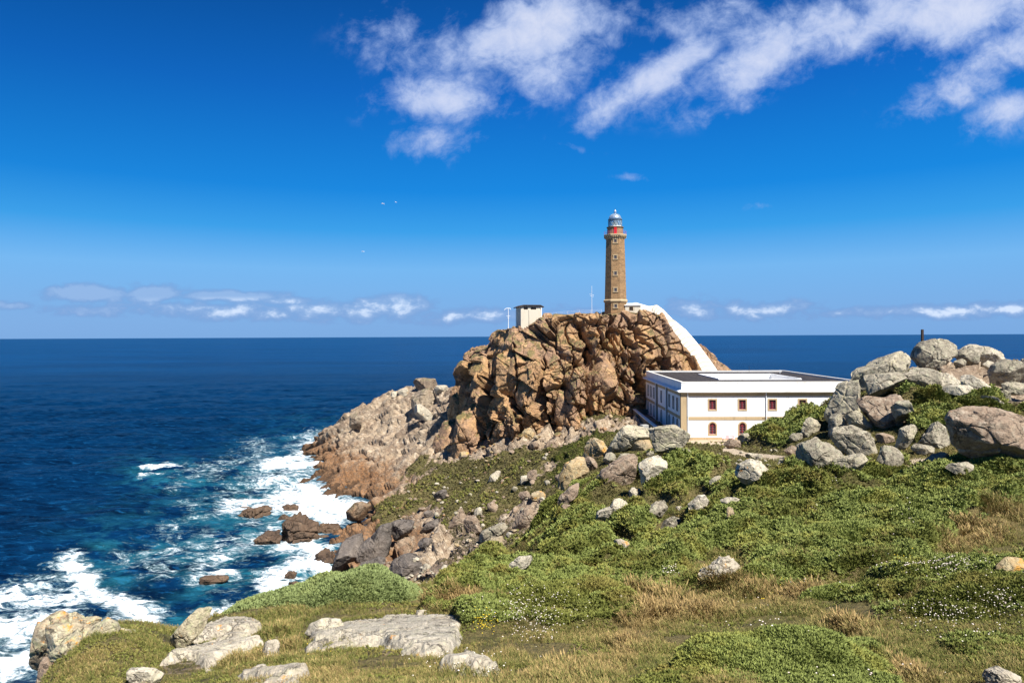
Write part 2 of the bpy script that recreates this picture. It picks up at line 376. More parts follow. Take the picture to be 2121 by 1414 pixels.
def leaf_mat(name, dk, lt, alt, hi=None):
    def fn(t, b):
        a = t.attr('tint'); tip = t.attr('tip')
        pos = t.node('ShaderNodeNewGeometry').outputs['Position']
        n = t.noise(pos, 0.55, 5, 0.68)
        c = t.mix(a, dk, lt)
        c = t.mix(t.m('MULTIPLY', t.ss(n, 0.50, 0.60), 0.85), c, alt)
        dead = t.m('MULTIPLY', t.ss(t.noise(t.vm('ADD', pos, (5, 9, 3)), 0.9, 6, 0.75), 0.62, 0.68), t.lin(a, .2, .8, .4, 1))
        c = t.mix(t.m('MULTIPLY', dead, .8), c, (0.20, 0.125, 0.055))
        c = t.mix(t.m('MULTIPLY', tip, 0.5), c, hi or t.vm('MULTIPLY', lt, (1.5, 1.5, 1.3)))
        b.inputs['Transmission Weight'].default_value = 0.0
        return (c,)
    return material(name, fn, 0.75, 0.25)
M['leaf'] = leaf_mat('juniper_green', (0.075, 0.098, 0.022), (0.215, 0.250, 0.070), (0.245, 0.225, 0.050))
M['leafpale'] = leaf_mat('sage_green', (0.110, 0.145, 0.050), (0.215, 0.260, 0.105), (0.185, 0.210, 0.070))
M['leafdark'] = leaf_mat('gorse_green', (0.048, 0.060, 0.013), (0.150, 0.165, 0.036), (0.190, 0.145, 0.040))
M['leafolive'] = leaf_mat('olive_green', (0.080, 0.092, 0.022), (0.185, 0.195, 0.046), (0.225, 0.170, 0.055))
def grass_fn(t, b):
    a = t.attr('tint'); tip = t.attr('tip'); dry = t.attr('dry')
    g = t.mix(a, (0.070, 0.096, 0.018), (0.180, 0.215, 0.048))
    d = t.mix(a, (0.20, 0.130, 0.050), (0.48, 0.34, 0.15))
    dd = t.m('MULTIPLY', t.m('ADD', dry, t.m('MULTIPLY', tip, 0.35)), 0.9, None, True)
    return (t.mix(dd, g, d),)
M['grass'] = material('grass_blades', grass_fn, 0.8, 0.2)
M['white_fl'] = material('white_petals', lambda t, b: (t.mix(t.attr('tip'), t.mix(t.attr('tint'), (0.62, 0.50, 0.46), (0.82, 0.78, 0.68)), (0.09, 0.10, 0.03)),), 0.8)
M['yellow_fl'] = material('yellow_petals', lambda t, b: (t.mix(t.attr('tip'), (0.80, 0.58, 0.03), (0.09, 0.10, 0.03)),), 0.8)

# ------------------------------------------------------------------ base terrain
def terr_pts():
    P = []
    a = lambda px, py, Y: P.append((uT(px, py) + (Y,)))
    z = lambda px, zz, Y: P.append((uT(px, 700)[0], (H - zz) / Y, Y))
    s = lambda px, py: P.append(uT(px, py) + (Ysea(py, px),))
    for px in (-300, 100, 500, 900, 1300, 1700, 2121, 2500): z(px, 38.2, 2.5); 
    for q in [(100, 1420, 21), (300, 1414, 16), (500, 1414, 13), (800, 1414, 10.5), (1100, 1414, 9.5), (1500, 1414, 9), (2121, 1414, 9), (2450, 1414, 9),
              (200, 1345, 25), (400, 1345, 20), (600, 1345, 17.5), (800, 1335, 16), (1000, 1335, 15.5), (1300, 1330, 15), (1700, 1315, 14), (2121, 1290, 14), (2450, 1270, 14),
              (330, 1325, 26), (450, 1280, 26), (650, 1275, 24), (850, 1262, 24), (1000, 1250, 24), (1300, 1240, 22), (1600, 1222, 21), (1900, 1195, 21), (2121, 1165, 21), (2450, 1140, 21),
              (440, 1290, 30), (650, 1255, 31), (850, 1222, 36), (900, 1207, 42), (1100, 1172, 38), (1300, 1150, 33), (1600, 1120, 31), (1900, 1085, 31), (2121, 1055, 31), (2450, 1040, 31),
              (1060, 1152, 50), (1180, 1090, 48), (1400, 1040, 44), (1650, 1010, 42), (1900, 990, 42), (2121, 985, 41), (2450, 980, 41),
              (1170, 1012, 60), (1250, 965, 62), (1400, 950, 60), (1550, 960, 56), (1750, 955, 50), (1950, 965, 46), (2121, 965, 45), (2300, 960, 45),
              (1240, 930, 68), (1330, 905, 70), (1420, 925, 80), (1500, 921, 92), (1600, 905, 76), (1700, 885, 66), (1800, 850, 63), (1950, 890, 54), (2060, 860, 56),
              (1640, 878, 82), (1850, 805, 66), (1950, 770, 70), (2050, 785, 70), (2110, 830, 62), (1780, 790, 75), (2121, 765, 75), (2400, 750, 78), (1950, 745, 76), (2040, 745, 76),
              (1155, 884, 146), (1250, 870, 139), (1300, 864, 140), (1060, 905, 150), (1000, 925, 155), (1100, 950, 132), (1000, 1000, 134), (1050, 1050, 114), (950, 1050, 122), (900, 1120, 105), (850, 1180, 94), (1000, 1100, 99),
              (950, 1000, 145), (1130, 1000, 114), (1180, 950, 120), (1240, 905, 126), (1100, 1090, 88), (1000, 1150, 82), (920, 1190, 78),
              (850, 1240, 56), (1000, 1210, 62), (1150, 1110, 70), (1200, 1010, 84), (1260, 960, 92), (1340, 950, 95),
              (760, 870, 225), (850, 850, 215), (750, 950, 192), (850, 900, 196), (900, 950, 168), (800, 1020, 150), (850, 1050, 136), (750, 1045, 158), (800, 1120, 119), (720, 1120, 128), (700, 1182, 113), (800, 1190, 101), (870, 1195, 90),
              (920, 920, 174), (1000, 920, 160), (700, 865, 238), (730, 842, 242), (800, 817, 243), (850, 797, 238), (930, 802, 216), (960, 805, 200), (660, 900, 238)]: a(*q)
    for q in [(636, 944), (645, 985), (690, 1024), (735, 1034), (738, 1050), (715, 1085), (690, 1110), (660, 1148), (660, 1180), (690, 1197)]: s(*q)
    for px in (-300, 0, 200, 330, 450): z(px, 20 if px > 0 else 14, 38); z(px, 3, 60); z(px, -5, 74); z(px, -6, 120); z(px, -7, 200); z(px, -7, 290)
    z(-200, 20, 25); z(20, 21, 24); z(600, 18, 42); z(600, 3, 70); z(600, -4, 92); z(690, 18, 45); z(690, 6, 75); z(560, -6, 150); z(560, -6, 220); z(600, -6, 290)
    for q in [(700, -5, 268), (850, -5, 288), (800, 5, 262), (950, 0, 258), (1100, -5, 262), (1300, -5, 262), (1500, -5, 258), (1700, -5, 252), (2000, -5, 262), (2450, -5, 262), (1100, 18, 190), (1300, 20, 190), (1500, 20, 190), (1500, 22, 168), (1150, 20, 165), (1350, 21, 165),
              (1330, 22.4, 154), (1400, 22.5, 154), (1600, 22.5, 154), (1800, 22.5, 154), (1380, 22.4, 132), (1420, 22.4, 111), (1360, 22.0, 122), (1500, 22.45, 112), (1600, 22.5, 110), (1700, 22.5, 112), (1800, 22.6, 114), (1800, 22.6, 132), (1600, 22.5, 132), (1500, 22.5, 122),
              (1450, 22.6, 104), (1950, 24, 120), (2200, 26, 120), (2100, 22, 160), (2450, 24, 160), (1700, 21, 175)]: z(*q)
    P += [(uT(3500, 700)[0], q[1], q[2]) for q in P if abs(q[0] - uT(2450, 700)[0]) < .02]      # carry the slope on past the right edge
    return np.array(P)

def tps_eval(C, val, Q, lam=1e-5):
    def k(r2): return np.where(r2 > 1e-12, r2 * np.log(np.maximum(r2, 1e-12)), 0)
    n = len(C); A = np.zeros((n + 3, n + 3))
    A[:n, :n] = k(((C[:, None] - C[None]) ** 2).sum(2)) + lam * np.eye(n)
    A[:n, n] = 1; A[:n, n + 1:] = C; A[n, :n] = 1; A[n + 1:, :n] = C.T
    w = np.linalg.solve(A, np.concatenate([val, [0, 0, 0]]))
    out = np.empty(len(Q))
    for i in range(0, len(Q), 20000):
        q = Q[i:i + 20000]; out[i:i + 20000] = k(((q[:, None] - C[None]) ** 2).sum(2)) @ w[:n] + w[n] + q @ w[n + 1:]
    return out
_tp = terr_pts()
UU = np.concatenate([np.linspace(uT(-320, 700)[0], uT(2460, 700)[0], 1240), np.linspace(uT(2460, 700)[0], uT(3500, 700)[0], 200)[1:]])
YY = np.concatenate([np.geomspace(2.5, 60, 340)[:-1], np.linspace(60, 290, 560)])
KU = 1.6
def base_T():
    cu = np.linspace(UU[0], UU[-1], 260); cy = np.linspace(math.log(YY[0]), math.log(YY[-1]), 260)
    g = np.stack(np.meshgrid(cy, cu, indexing='ij'), -1).reshape(-1, 2)
    C = np.stack([np.log(_tp[:, 2]), _tp[:, 0] * KU], 1); g[:, 1] *= KU
    # heights instead of tangents would lose the silhouettes; work in T*Y^0.5
    T = tps_eval(C, _tp[:, 1] * np.sqrt(_tp[:, 2]), g).reshape(len(cy), len(cu))
    ly = np.log(YY); iy = np.clip(np.searchsorted(cy, ly) - 1, 0, len(cy) - 2); fy = ((ly - cy[iy]) / (cy[1] - cy[0]))[:, None]
    A = T[iy] * (1 - fy) + T[iy + 1] * fy
    iu = np.clip(np.searchsorted(cu, UU) - 1, 0, len(cu) - 2); fu = ((UU - cu[iu]) / (cu[1] - cu[0]))[None]
    A = A[:, iu] * (1 - fu) + A[:, iu + 1] * fu
    return A / np.sqrt(YY)[:, None]
TB = base_T()
GY, GU = np.meshgrid(YY, UU, indexing='ij')
ZB = H - TB * GY
PX, PY = toPix(GU * GY, GY, ZB)

def poly_sd(px, py, poly):
    """signed distance (px, inside positive)"""
    x, y = px.ravel(), py.ravel(); d2 = np.full(x.shape, 9e9); ins = np.zeros(x.shape, bool)
    n = len(poly)
    for i in range(n):
        ax, ay = poly[i]; bx, by = poly[(i + 1) % n]; ex, ey = bx - ax, by - ay
        tt = np.clip(((x - ax) * ex + (y - ay) * ey) / (ex * ex + ey * ey + 1e-9), 0, 1)
        d2 = np.minimum(d2, (x - ax - tt * ex) ** 2 + (y - ay - tt * ey) ** 2)
        c = ((ay > y) != (by > y)) & (x < (bx - ax) * (y - ay) / ((by - ay) or 1e-9) + ax)
        ins ^= c
    return (np.sqrt(d2) * np.where(ins, 1, -1)).reshape(px.shape)
def ss(x, a, b):
    t = np.clip((x - a) / (b - a), 0, 1); return t * t * (3 - 2 * t)
P3 = np.stack([(GU * GY).ravel(), GY.ravel(), ZB.ravel()], 1)
_wn = fbm(P3 * [0.12, 0.12, 0.12], 3, 5).reshape(GY.shape)
_wn2 = fbm(P3 * [0.5, 0.5, 0.5], 3, 9).reshape(GY.shape)
def region(poly, y0, y1, soft=14, wob=30):
    m = ss(poly_sd(PX, PY, poly) + _wn * wob + _wn2 * wob * .5, -soft, soft)
    return m * ss(np.log(GY / y0), -.02, .10) * ss(np.log(y1 / GY), -.02, .10)
mx = np.maximum
rock = region([(560, 930), (640, 850), (790, 780), (990, 780), (1020, 925), (930, 930), (880, 960), (830, 1000), (780, 1050), (790, 1085), (880, 1060), (960, 1085), (900, 1150), (930, 1195), (900, 1240), (560, 1260), (600, 1100)], 78, 310, 12, 30)
rock = mx(rock, 0.50 * region([(860, 1060), (1000, 1060), (1180, 985), (1150, 1080), (1040, 1160), (860, 1230), (840, 1150)], 66, 140, 20, 30))
_mn = fbm(P3 * .13, 3, 301).reshape(GY.shape); rock = mx(rock, .62 * region([(780, 1060), (900, 950), (1160, 890), (1300, 870), (1180, 960), (1120, 1060), (1000, 1100), (900, 1130)], 80, 160, 14, 20) * ss(_mn, .22, .36))
rock = mx(rock, 0.62 * region([(940, 905), (1170, 870), (1420, 835), (1420, 870), (1180, 915), (1020, 945), (900, 960)], 110, 200, 8, 12))
rock = mx(rock, region([(1870, 745), (2460, 740), (2460, 800), (2130, 850), (2100, 860), (1990, 810), (1900, 800)], 58, 90, 8, 14) * .75)
rock = mx(rock, region([(1760, 800), (1800, 760), (1900, 715), (2460, 700), (2460, 760), (1870, 770)], 70, 130, 8, 10))
rock = mx(rock, 1.0 * (GY > 30) * ss(34 - GY * 0 - (GU + 0.16) * 60 + _wn * 6, 30, 40) * (GY < 110))      # cliff on the left, below the edge
rock = mx(rock, region([(320, 1330), (560, 1290), (900, 1320), (930, 1350), (420, 1400), (330, 1400)], 12, 34, 6, 14) * .45)
rock = mx(rock, (GY > 205) * 1.0)
sand = region([(1395, 908), (1560, 908), (1550, 922), (1500, 930), (1488, 945), (1496, 975), (1478, 975), (1465, 935), (1430, 925)], 70, 125, 3, 4)
sand = mx(sand, region([(1500, 925), (1560, 938), (1650, 948), (1725, 952), (1725, 960), (1640, 957), (1550, 947), (1495, 935)], 50, 110, 2, 3))
sand = mx(sand, region([(1850, 955), (1900, 945), (2300, 960), (2300, 985), (2121, 985), (1960, 985), (1900, 990)], 38, 56, 4, 8) * .6)
moss = region([(1130, 985), (1150, 935), (1240, 885), (1312, 856), (1345, 884), (1250, 910), (1225, 960), (1180, 1000), (1150, 1010)], 80, 150, 4, 6)
dry = region([(1290, 1250), (1480, 1215), (1720, 1225), (1650, 1260), (1480, 1300), (1350, 1330), (1300, 1414), (1020, 1414), (1240, 1340)], 5, 30, 34, 70)
dry = mx(dry, region([(1640, 1280), (1760, 1290), (1900, 1370), (1980, 1430), (1850, 1430), (1800, 1350), (1700, 1310)], 5, 25, 22, 40))
dry = mx(dry, region([(1900, 1160), (2000, 1090), (2121, 1060), (2121, 1110), (1980, 1190), (1900, 1220)], 15, 40, 24, 50) * .8)
dry = mx(dry, .5 * region([(560, 1300), (640, 1280), (620, 1350), (480, 1400), (440, 1390)], 8, 30, 8, 12))
dry = mx(dry, .55 * region([(870, 1255), (1060, 1240), (1000, 1280), (880, 1280)], 18, 34, 8, 12))
shrub = region([(1040, 1165), (1110, 1110), (1190, 1035), (1240, 995), (1330, 965), (1400, 940), (1440, 930), (1450, 975), (1500, 980), (1520, 1000), (1650, 985), (1880, 975), (2460, 975), (2460, 1050), (2121, 1060), (1990, 1110), (1920, 1180), (1880, 1220), (1650, 1215), (1400, 1215), (1290, 1235), (1180, 1230), (1010, 1245), (905, 1262), (905, 1238), (955, 1195)], 18, 70, 16, 16)
shrub = mx(shrub, region([(1860, 820), (1910, 790), (2050, 830), (2120, 860), (1990, 860), (1960, 910), (1900, 920)], 48, 70, 6, 8))
shrub = mx(shrub, region([(1520, 920), (1560, 885), (1640, 862), (1730, 850), (1760, 880), (1700, 910), (1620, 930)], 60, 90, 6, 8))
shrub = mx(shrub, region([(880, 1262), (1000, 1230), (1300, 1215), (1330, 1240), (1420, 1215), (1640, 1205), (1660, 1235), (1500, 1250), (1330, 1290), (1340, 1340), (1180, 1370), (960, 1350), (940, 1290)], 12, 32, 22, 34) * .9)
shrub = mx(shrub, region([(1340, 1400), (1430, 1340), (1560, 1300), (1720, 1290), (1830, 1340), (1880, 1440), (1300, 1440)], 5, 18, 24, 30))
shrub = mx(shrub, region([(1660, 1240), (1850, 1200), (2121, 1150), (2460, 1140), (2460, 1420), (2000, 1400), (1850, 1300)], 5, 28, 30, 30))
gapn = fbm(P3 * [0.16, 0.3, 0.3], 3, 31).reshape(GY.shape)
shrub = shrub * ss(gapn, -0.40, -0.04) * (1 - sand) 
shrub *= 1
for _c in [(1449, 1044, 34, 26), (1362, 1058, 36, 30), (1268, 1056, 50, 30), (1392, 1088, 36, 20), (1286, 1128, 28, 14), (1078, 1168, 36, 20), (1494, 1186, 62, 34), (1513, 1066, 14, 18), (1520, 1040, 34, 14), (1565, 985, 50, 32), (1484, 997, 24, 14), (1316, 1028, 20, 18), (1407, 1058, 14, 12), (1420, 938, 24, 14), (2095, 1172, 50, 18)]:
    shrub = shrub * (1 - np.exp(-(((PX - _c[0]) / _c[2]) ** 2 + ((PY - _c[1] - 4) / _c[3]) ** 2) ** 2 * .8) * ((GY > 14) & (GY < 75)))
rock *= (1 - .95 * ss(shrub, .3, .8) * (GY < 80)); dry = dry * (1 - .8 * (shrub > .5)); 

# relief
Pz = P3.copy()
fl = lambda a: a.ravel()
R = fl(rock); far = fl(ss(GY, 60, 95)); hgt = np.zeros(len(P3)); latx = np.zeros(len(P3))
idx = np.nonzero(R > 0.05)[0]
def tilt3(P, k=-0.55):     # strata dipping to the right
    Q = P.copy(); Q[:, 2] = P[:, 2] + k * P[:, 0]; return Q
A = tilt3(P3[idx]) * [1, 1, 1.0]
wv = np.stack([vnoise(A * .18, 61), vnoise(A * .18, 62), vnoise(A * .18, 63)], 1) * .8
d1, e1, _ = facet((A + wv) / [8, 5.5, 2.4], 3, 1.0, .4, .6, .06)
d2, e2, _ = facet((A + wv) / [3.6, 2.6, 1.1], 4, 1.0, .4, .6, .07)
d3, e3, _ = facet((A + wv * .5) / [1.3, 1.0, .5], 5, 1.0, .4, .4, .09)
f = far[idx]; sl0 = (A[:, 2] + wv[:, 0] * .8 + vnoise(A * .06, 66) * 4) / 2.4; sfr = sl0 - np.floor(sl0)
_gx = np.gradient(ZB, axis=1) / np.gradient(GU * GY, axis=1); _gy = np.gradient(ZB, axis=0) / np.gradient(GY, axis=0) - GU * _gx
_nn = np.stack([-_gx, -_gy, np.ones_like(ZB)], -1).reshape(-1, 3)[idx]; _nn /= np.linalg.norm(_nn, axis=1, keepdims=True)
amp = ss(R[idx], .2, .7) * (f * (d1 * 1.25 + d2 * .62 + d3 * .24 - sfr ** 1.2 * 1.7) + (1 - f) * (d2 * .12 + d3 * .10))
hgt[idx] += amp * _nn[:, 2]; latx[idx] += amp * _nn[:, 0]; laty = np.zeros(len(P3)); laty[idx] = amp * _nn[:, 1] * .9
hgt += (1 - R) * (fbm(P3 * .55, 4, 21) * (.17 + .62 * far) + fbm(P3 * 2.5, 3, 25) * (.07 + .10 * far)) * np.clip(fl(GY) / 14, .3, 1)
S = fl(shrub); si = np.nonzero(S > .03)[0]
Q = P3[si] * [1, 1, 1.2]; Q = Q + np.stack([vnoise(Q * .35, 71), vnoise(Q * .35, 72), Q[:, 0] * 0], 1) * 1.2
Q[:, 2] *= .3
b1 = cells(Q / 3.6, 81)[0]; b2 = cells(Q / 1.25, 82)[0]; b3 = cells(Q / .5, 83)[0]
ds = np.clip(fl(GY)[si] / 28, .2, 1.4) * ss(fl(GY)[si], 6, 17)
hgt[si] += S[si] * ds * (.95 * np.clip(1 - b1 ** 2 * 1.5, -.4, 1) + .30 * (1 - b2 ** 2 * 1.4) + .07 * (1 - b3 ** 2))
hgt *= 1 - .95 * fl(sand)
# flat forecourt round the building
flat = fl(((GY > 103) & (GY < 158) & (PX > 1325) & (PX < 1830)) * 1.0); hgt *= 1 - flat * .85
ZG = (P3[:, 2] + hgt).reshape(GY.shape)
GXX = GU * GY + latx.reshape(GY.shape); GYY = GY + laty.reshape(GY.shape)

def build_ground():
    nY, nU = GY.shape
    V = np.stack([GXX.ravel(), GYY.ravel(), ZG.ravel()], 1)
    i = np.arange(nY * nU).reshape(nY, nU)
    Fq = np.stack([i[:-1, :-1], i[:-1, 1:], i[1:, 1:], i[1:, :-1]], -1).reshape(-1, 4)
    keep = (V[Fq, 2] > -2.5).any(1); Fq = Fq[keep]
    used = np.zeros(len(V), bool); used[Fq] = True; remap = np.cumsum(used) - 1
    at = {k: v.ravel()[used] for k, v in dict(rock=rock, sand=sand, moss=moss, dry=dry, shore=(GY > 85) * (PX < 960) * 1.0).items()}
    o = mesh_np('headland_ground', V[used], remap[Fq], M['ground'], True, at)
    return tag(o, 'grassy heath headland with bare rock slopes running down to the sea', 'ground', kind='structure')
build_ground()
def gz(X, Y):
    """ground height (bilinear)"""
    X = np.atleast_1d(np.asarray(X, float)); Y = np.atleast_1d(np.asarray(Y, float)); u = X / Y
    fi = np.interp(Y, YY, np.arange(len(YY))); fj = np.interp(u, UU, np.arange(len(UU)))
    a = np.minimum(fi.astype(int), len(YY) - 2); b = np.minimum(fj.astype(int), len(UU) - 2); p, q = fi - a, fj - b
    return ZG[a, b] * (1 - p) * (1 - q) + ZG[a + 1, b] * p * (1 - q) + ZG[a, b + 1] * (1 - p) * q + ZG[a + 1, b + 1] * p * q
def hits(px, py, y0=4.0, y1=285.0, surf=None):
    a, b = (px - CX) / F, (HY - py) / F; U, T = a * CR + b * SR, a * SR - b * CR
    j = np.clip(np.round(np.interp(U, UU, np.arange(len(UU)))).astype(int), 0, len(UU) - 1); r = (YY >= y0) & (YY <= y1); out = np.zeros(len(px))
    ys = YY[r]; S_ = (TB if surf is None else surf)[r]
    for i in range(0, len(px), 4000):
        g = S_[:, j[i:i + 4000]]; t_ = T[i:i + 4000]; k = np.maximum(np.argmax(g <= t_[None], axis=0), 1); c = np.arange(g.shape[1])
        f = np.clip((g[k - 1, c] - t_) / (g[k - 1, c] - g[k, c] + 1e-9), 0, 1); out[i:i + 4000] = ys[k - 1] * (1 - f) + ys[k] * f
    return out, U
TG = (H - ZG - .08 * shrub) / GY
def hit(px, py, y0=4.0, y1=285.0):
    """distance at which the sight line through a photo point meets the ground"""
    u, T = uT(px, py); j = int(np.clip(np.interp(u, UU, np.arange(len(UU))), 0, len(UU) - 1))
    m = np.nonzero((TG[:, j] <= T) & (YY >= y0) & (YY <= y1))[0]
    return float(YY[m[0]]) if len(m) else None
# ------------------------------------------------------------------ sea
def build_sea():
    dy = np.concatenate([np.geomspace(.75, 4, 12)[:-1], np.arange(4, 760, 1.15), np.geomspace(760, 3000, 14)])[::-1]
    Y = H * F / dy
    cols = np.concatenate([np.linspace(-6000, -420, 60)[:-1], np.arange(-420, 1120, 2.0), np.linspace(1120, 2300, 260)[1:], np.linspace(2300, 8000, 60)[1:]])
    u = (cols - CX) / F
    gy, gu = np.meshgrid(Y, u, indexing='ij'); X = gu * gy
    px, py = toPix(X, gy, X * 0)
    near = ss(gy, 900, 250)
    a = math.radians(12); P = np.stack([(X * math.cos(a) + gy * math.sin(a)).ravel(), (-X * math.sin(a) + gy * math.cos(a)).ravel(), np.zeros(X.size)], 1)
    w = 0
    for sc, am, s in ((.035, .9, 1), (.085, .50, 2), (.20, .24, 3), (.45, .11, 4), (1.0, .05, 5)):
        n = vnoise(P * [sc * .5, sc * 1.3, 1], s + 40); w = w + am * ((1 - np.abs(n) * 2) if s > 1 else n)
    w = w.reshape(X.shape) * near
    foam = np.zeros(X.shape); teal = np.zeros(X.shape)
    nx = fbm(P * [.05, .09, 1], 4, 91).reshape(X.shape) ; ny = fbm(P * [.05, .09, 1], 4, 95).reshape(X.shape)
    qx, qy = px + nx * 38, py + ny * 24
    def blob(arr, x0, y0, x1, y1, r, s):
        ex, ey = x1 - x0, y1 - y0; t = np.clip(((qx - x0) * ex + (qy - y0) * ey) / (ex * ex + ey * ey + 1e-6), 0, 1)
        d = np.hypot(qx - x0 - t * ex, (qy - y0 - t * ey) * 1.5) / r
        return np.maximum(arr, s * np.exp(-np.abs(d) ** 1.6 * .55))
    for q in [(645, 915, 600, 945, 32, .8), (560, 965, 640, 955, 38, .9), (530, 1000, 650, 1000, 40, .78), (600, 1030, 735, 1050, 42, 1.0), (480, 1055, 620, 1050, 36, .95), (690, 1080, 620, 1055, 40, 1.1), (700, 1045, 640, 1010, 30, 1.05),
              (450, 1075, 350, 1110, 32, .55), (500, 1090, 560, 1095, 36, .62), (560, 1130, 420, 1160, 40, .6), (640, 1145, 700, 1190, 34, 1.1), (620, 1180, 560, 1215, 36, .95), (560, 1240, 440, 1255, 34, .9), (480, 1195, 400, 1200, 30, .8), (340, 1180, 250, 1150, 38, .6), (430, 1120, 300, 1150, 44, .62), (560, 1110, 430, 1170, 44, .72), (470, 1130, 330, 1180, 40, .6), (600, 1140, 640, 1100, 40, .9),
              (460, 960, 360, 1000, 38, .55), (540, 930, 430, 980, 40, .6), (500, 1000, 400, 1050, 40, .55), (300, 1075, 380, 1050, 20, .35),
              (298, 976, 375, 967, 7, 1.0), (150, 1165, 210, 1235, 40, .95), (210, 1235, 300, 1275, 44, 1.0), (120, 1200, 20, 1225, 36, .6), (300, 1250, 200, 1190, 30, .6), (0, 1240, 160, 1235, 54, .85), (-80, 1300, 130, 1300, 64, .9), (-60, 1370, 60, 1345, 44, 1.0), (60, 1290, 250, 1295, 36, .7), (-60, 1230, 40, 1250, 40, .6), (350, 1330, 440, 1280, 26, .45)]: foam = blob(foam, *q)
    for q in [(640, 960, 540, 1010, 70, .75), (620, 1080, 480, 1130, 80, 1.0), (640, 1160, 480, 1230, 80, 1.0), (400, 1150, 250, 1150, 60, .75), (420, 1000, 320, 985, 40, .7), (520, 1060, 400, 1080, 60, .6), (440, 1270, 380, 1290, 50, .9)]: teal = blob(teal, *q)
    z = w * 1.35 + foam * near * fbm(P * .9, 3, 77).reshape(X.shape) * .35 - .35
    nr, nc = X.shape; i = np.arange(nr * nc).reshape(nr, nc)
    Fq = np.stack([i[:-1, :-1], i[:-1, 1:], i[1:, 1:], i[1:, :-1]], -1).reshape(-1, 4)
    def fn(t, b):
        pos = t.node('ShaderNodeNewGeometry').outputs['Position']; x, y, _ = t.sep(pos)[0:3]
        dist = t.vm('LENGTH', pos)
        fo, te = t.attr('foam'), t.attr('teal')
        p = t.comb(t.m('ADD', x, t.m('MULTIPLY', y, .2)), t.m('MULTIPLY', y, 1.0), 0)
        swell = t.noise(t.vm('MULTIPLY', p, (.012, .05, 1)), 1.0, 6, .65, .3)
        chop = t.noise(t.vm('MULTIPLY', p, (.10, .34, 1)), 1.0, 6, .68, .3)
        wide = t.noise(t.vm('MULTIPLY', p, (.0016, .008, 1)), 1.0, 4, .6)
        deep = t.mix(t.ss(chop, .36, .62), (0.0008, 0.006, 0.021), (0.0015, 0.021, 0.066))
        deep = t.mix(t.m('MULTIPLY', t.ss(swell, .42, .62), .5), deep, (0.001, 0.024, 0.078))
        chop2 = t.noise(t.vm('MULTIPLY', p, (.26, .80, 1)), 1.0, 7, .74, .6)
        deep = t.mix(t.m('MULTIPLY', t.ss(chop2, .54, .64), .75), deep, (0.005, 0.060, 0.160)); deep = t.mix(t.m('MULTIPLY', t.ss(chop2, .46, .36), .7), deep, (0.001, 0.006, 0.022))
        farc = t.mix(t.ss(wide, .38, .62), (0.001, 0.026, 0.090), (0.001, 0.040, 0.130))
        farc = t.mix(t.m('MULTIPLY', t.ss(swell, .56, .42), .35), farc, (0.001, 0.015, 0.055))
        b.inputs['IOR'].default_value = 1.12
        col = t.mix(t.ss(dist, 180, 1500), deep, farc)
        tn = t.noise(p, .12, 5, .6, .4)
        tealm = t.m('MULTIPLY', te, t.ss(tn, .40, .58))
        col = t.mix(t.m('MULTIPLY', tealm, .62), col, t.mix(t.ss(chop2, .35, .62), (0.006, 0.085, 0.135), (0.03, 0.22, 0.28)))
        # foam: lace of veins that closes up where it is dense
        wp = t.vm('ADD', t.vm('MULTIPLY', p, (1.0, 1.7, 1)), t.scale(t.noise(p, .35, 4, .6, 0, True), (3.4, 3.4, 0)))
        v1 = t.vor(wp, .42, 'DISTANCE_TO_EDGE'); v2 = t.vor(wp, 1.15, 'DISTANCE_TO_EDGE')
        fn1 = t.noise(t.vm('MULTIPLY', p, (.22, .40, 1)), 1.0, 11, .74, 1.6)
        f3 = t.noise(t.vm('MULTIPLY', p, (.7, 1.5, 1)), 1.0, 6, .7, .8)
        lace = t.m('SUBTRACT', .66, t.m('ADD', t.m('MULTIPLY', v1, .8), t.m('MULTIPLY', v2, .35)))
        f = t.m('ADD', t.m('MULTIPLY', t.m('SUBTRACT', fn1, .5), 4.2), t.m('MULTIPLY', t.m('SUBTRACT', lace, .5), 1.3))
        f = t.m('ADD', f, t.m('MULTIPLY', t.m('SUBTRACT', fo, .56), 2.3))
        f = t.m('ADD', f, t.m('MULTIPLY', t.m('SUBTRACT', f3, .5), 1.5))
        fm = t.m('MULTIPLY', t.ss(f, -.25, .85), t.ss(fo, .04, .30))
        # whitecaps far out
        wc = t.m('MULTIPLY', t.ss(t.noise(t.vm('MULTIPLY', p, (.08, .20, 1)), 1.0, 8, .76, .5), .69, .73), t.ss(dist, 900, 300))
        fm = t.m('MAXIMUM', fm, t.m('MULTIPLY', wc, .5))
        
        fcol = t.mix(t.ss(f, -.1, 1.0), (0.20, 0.42, 0.50), (0.76, 0.80, 0.83))
        col = t.mix(fm, col, fcol)
        t.put(b.inputs['Roughness'], t.mix(fm, .32, .9)); t.put(b.inputs['Specular IOR Level'], t.m('MULTIPLY', t.m('SUBTRACT', 1, fm), .2))
        h = t.m('ADD', t.m('MULTIPLY', chop, 1.0), t.m('MULTIPLY', t.noise(t.vm('MULTIPLY', p, (.5, 1.3, 1)), 1.0, 5, .7), .35))
        h = t.m('ADD', h, t.m('MULTIPLY', fm, .35))
        return col, t.bump(h, .8, 1.1)
    m = material('sea_water', fn, .3, .2)
    o = mesh_np('sea', np.stack([X.ravel(), gy.ravel(), z.ravel()], 1), Fq, m, True, dict(foam=foam.ravel(), teal=teal.ravel()))
    tag(o, 'deep blue ocean with white surf and turquoise shallows along the rocks', 'sea', kind='structure')
build_sea()

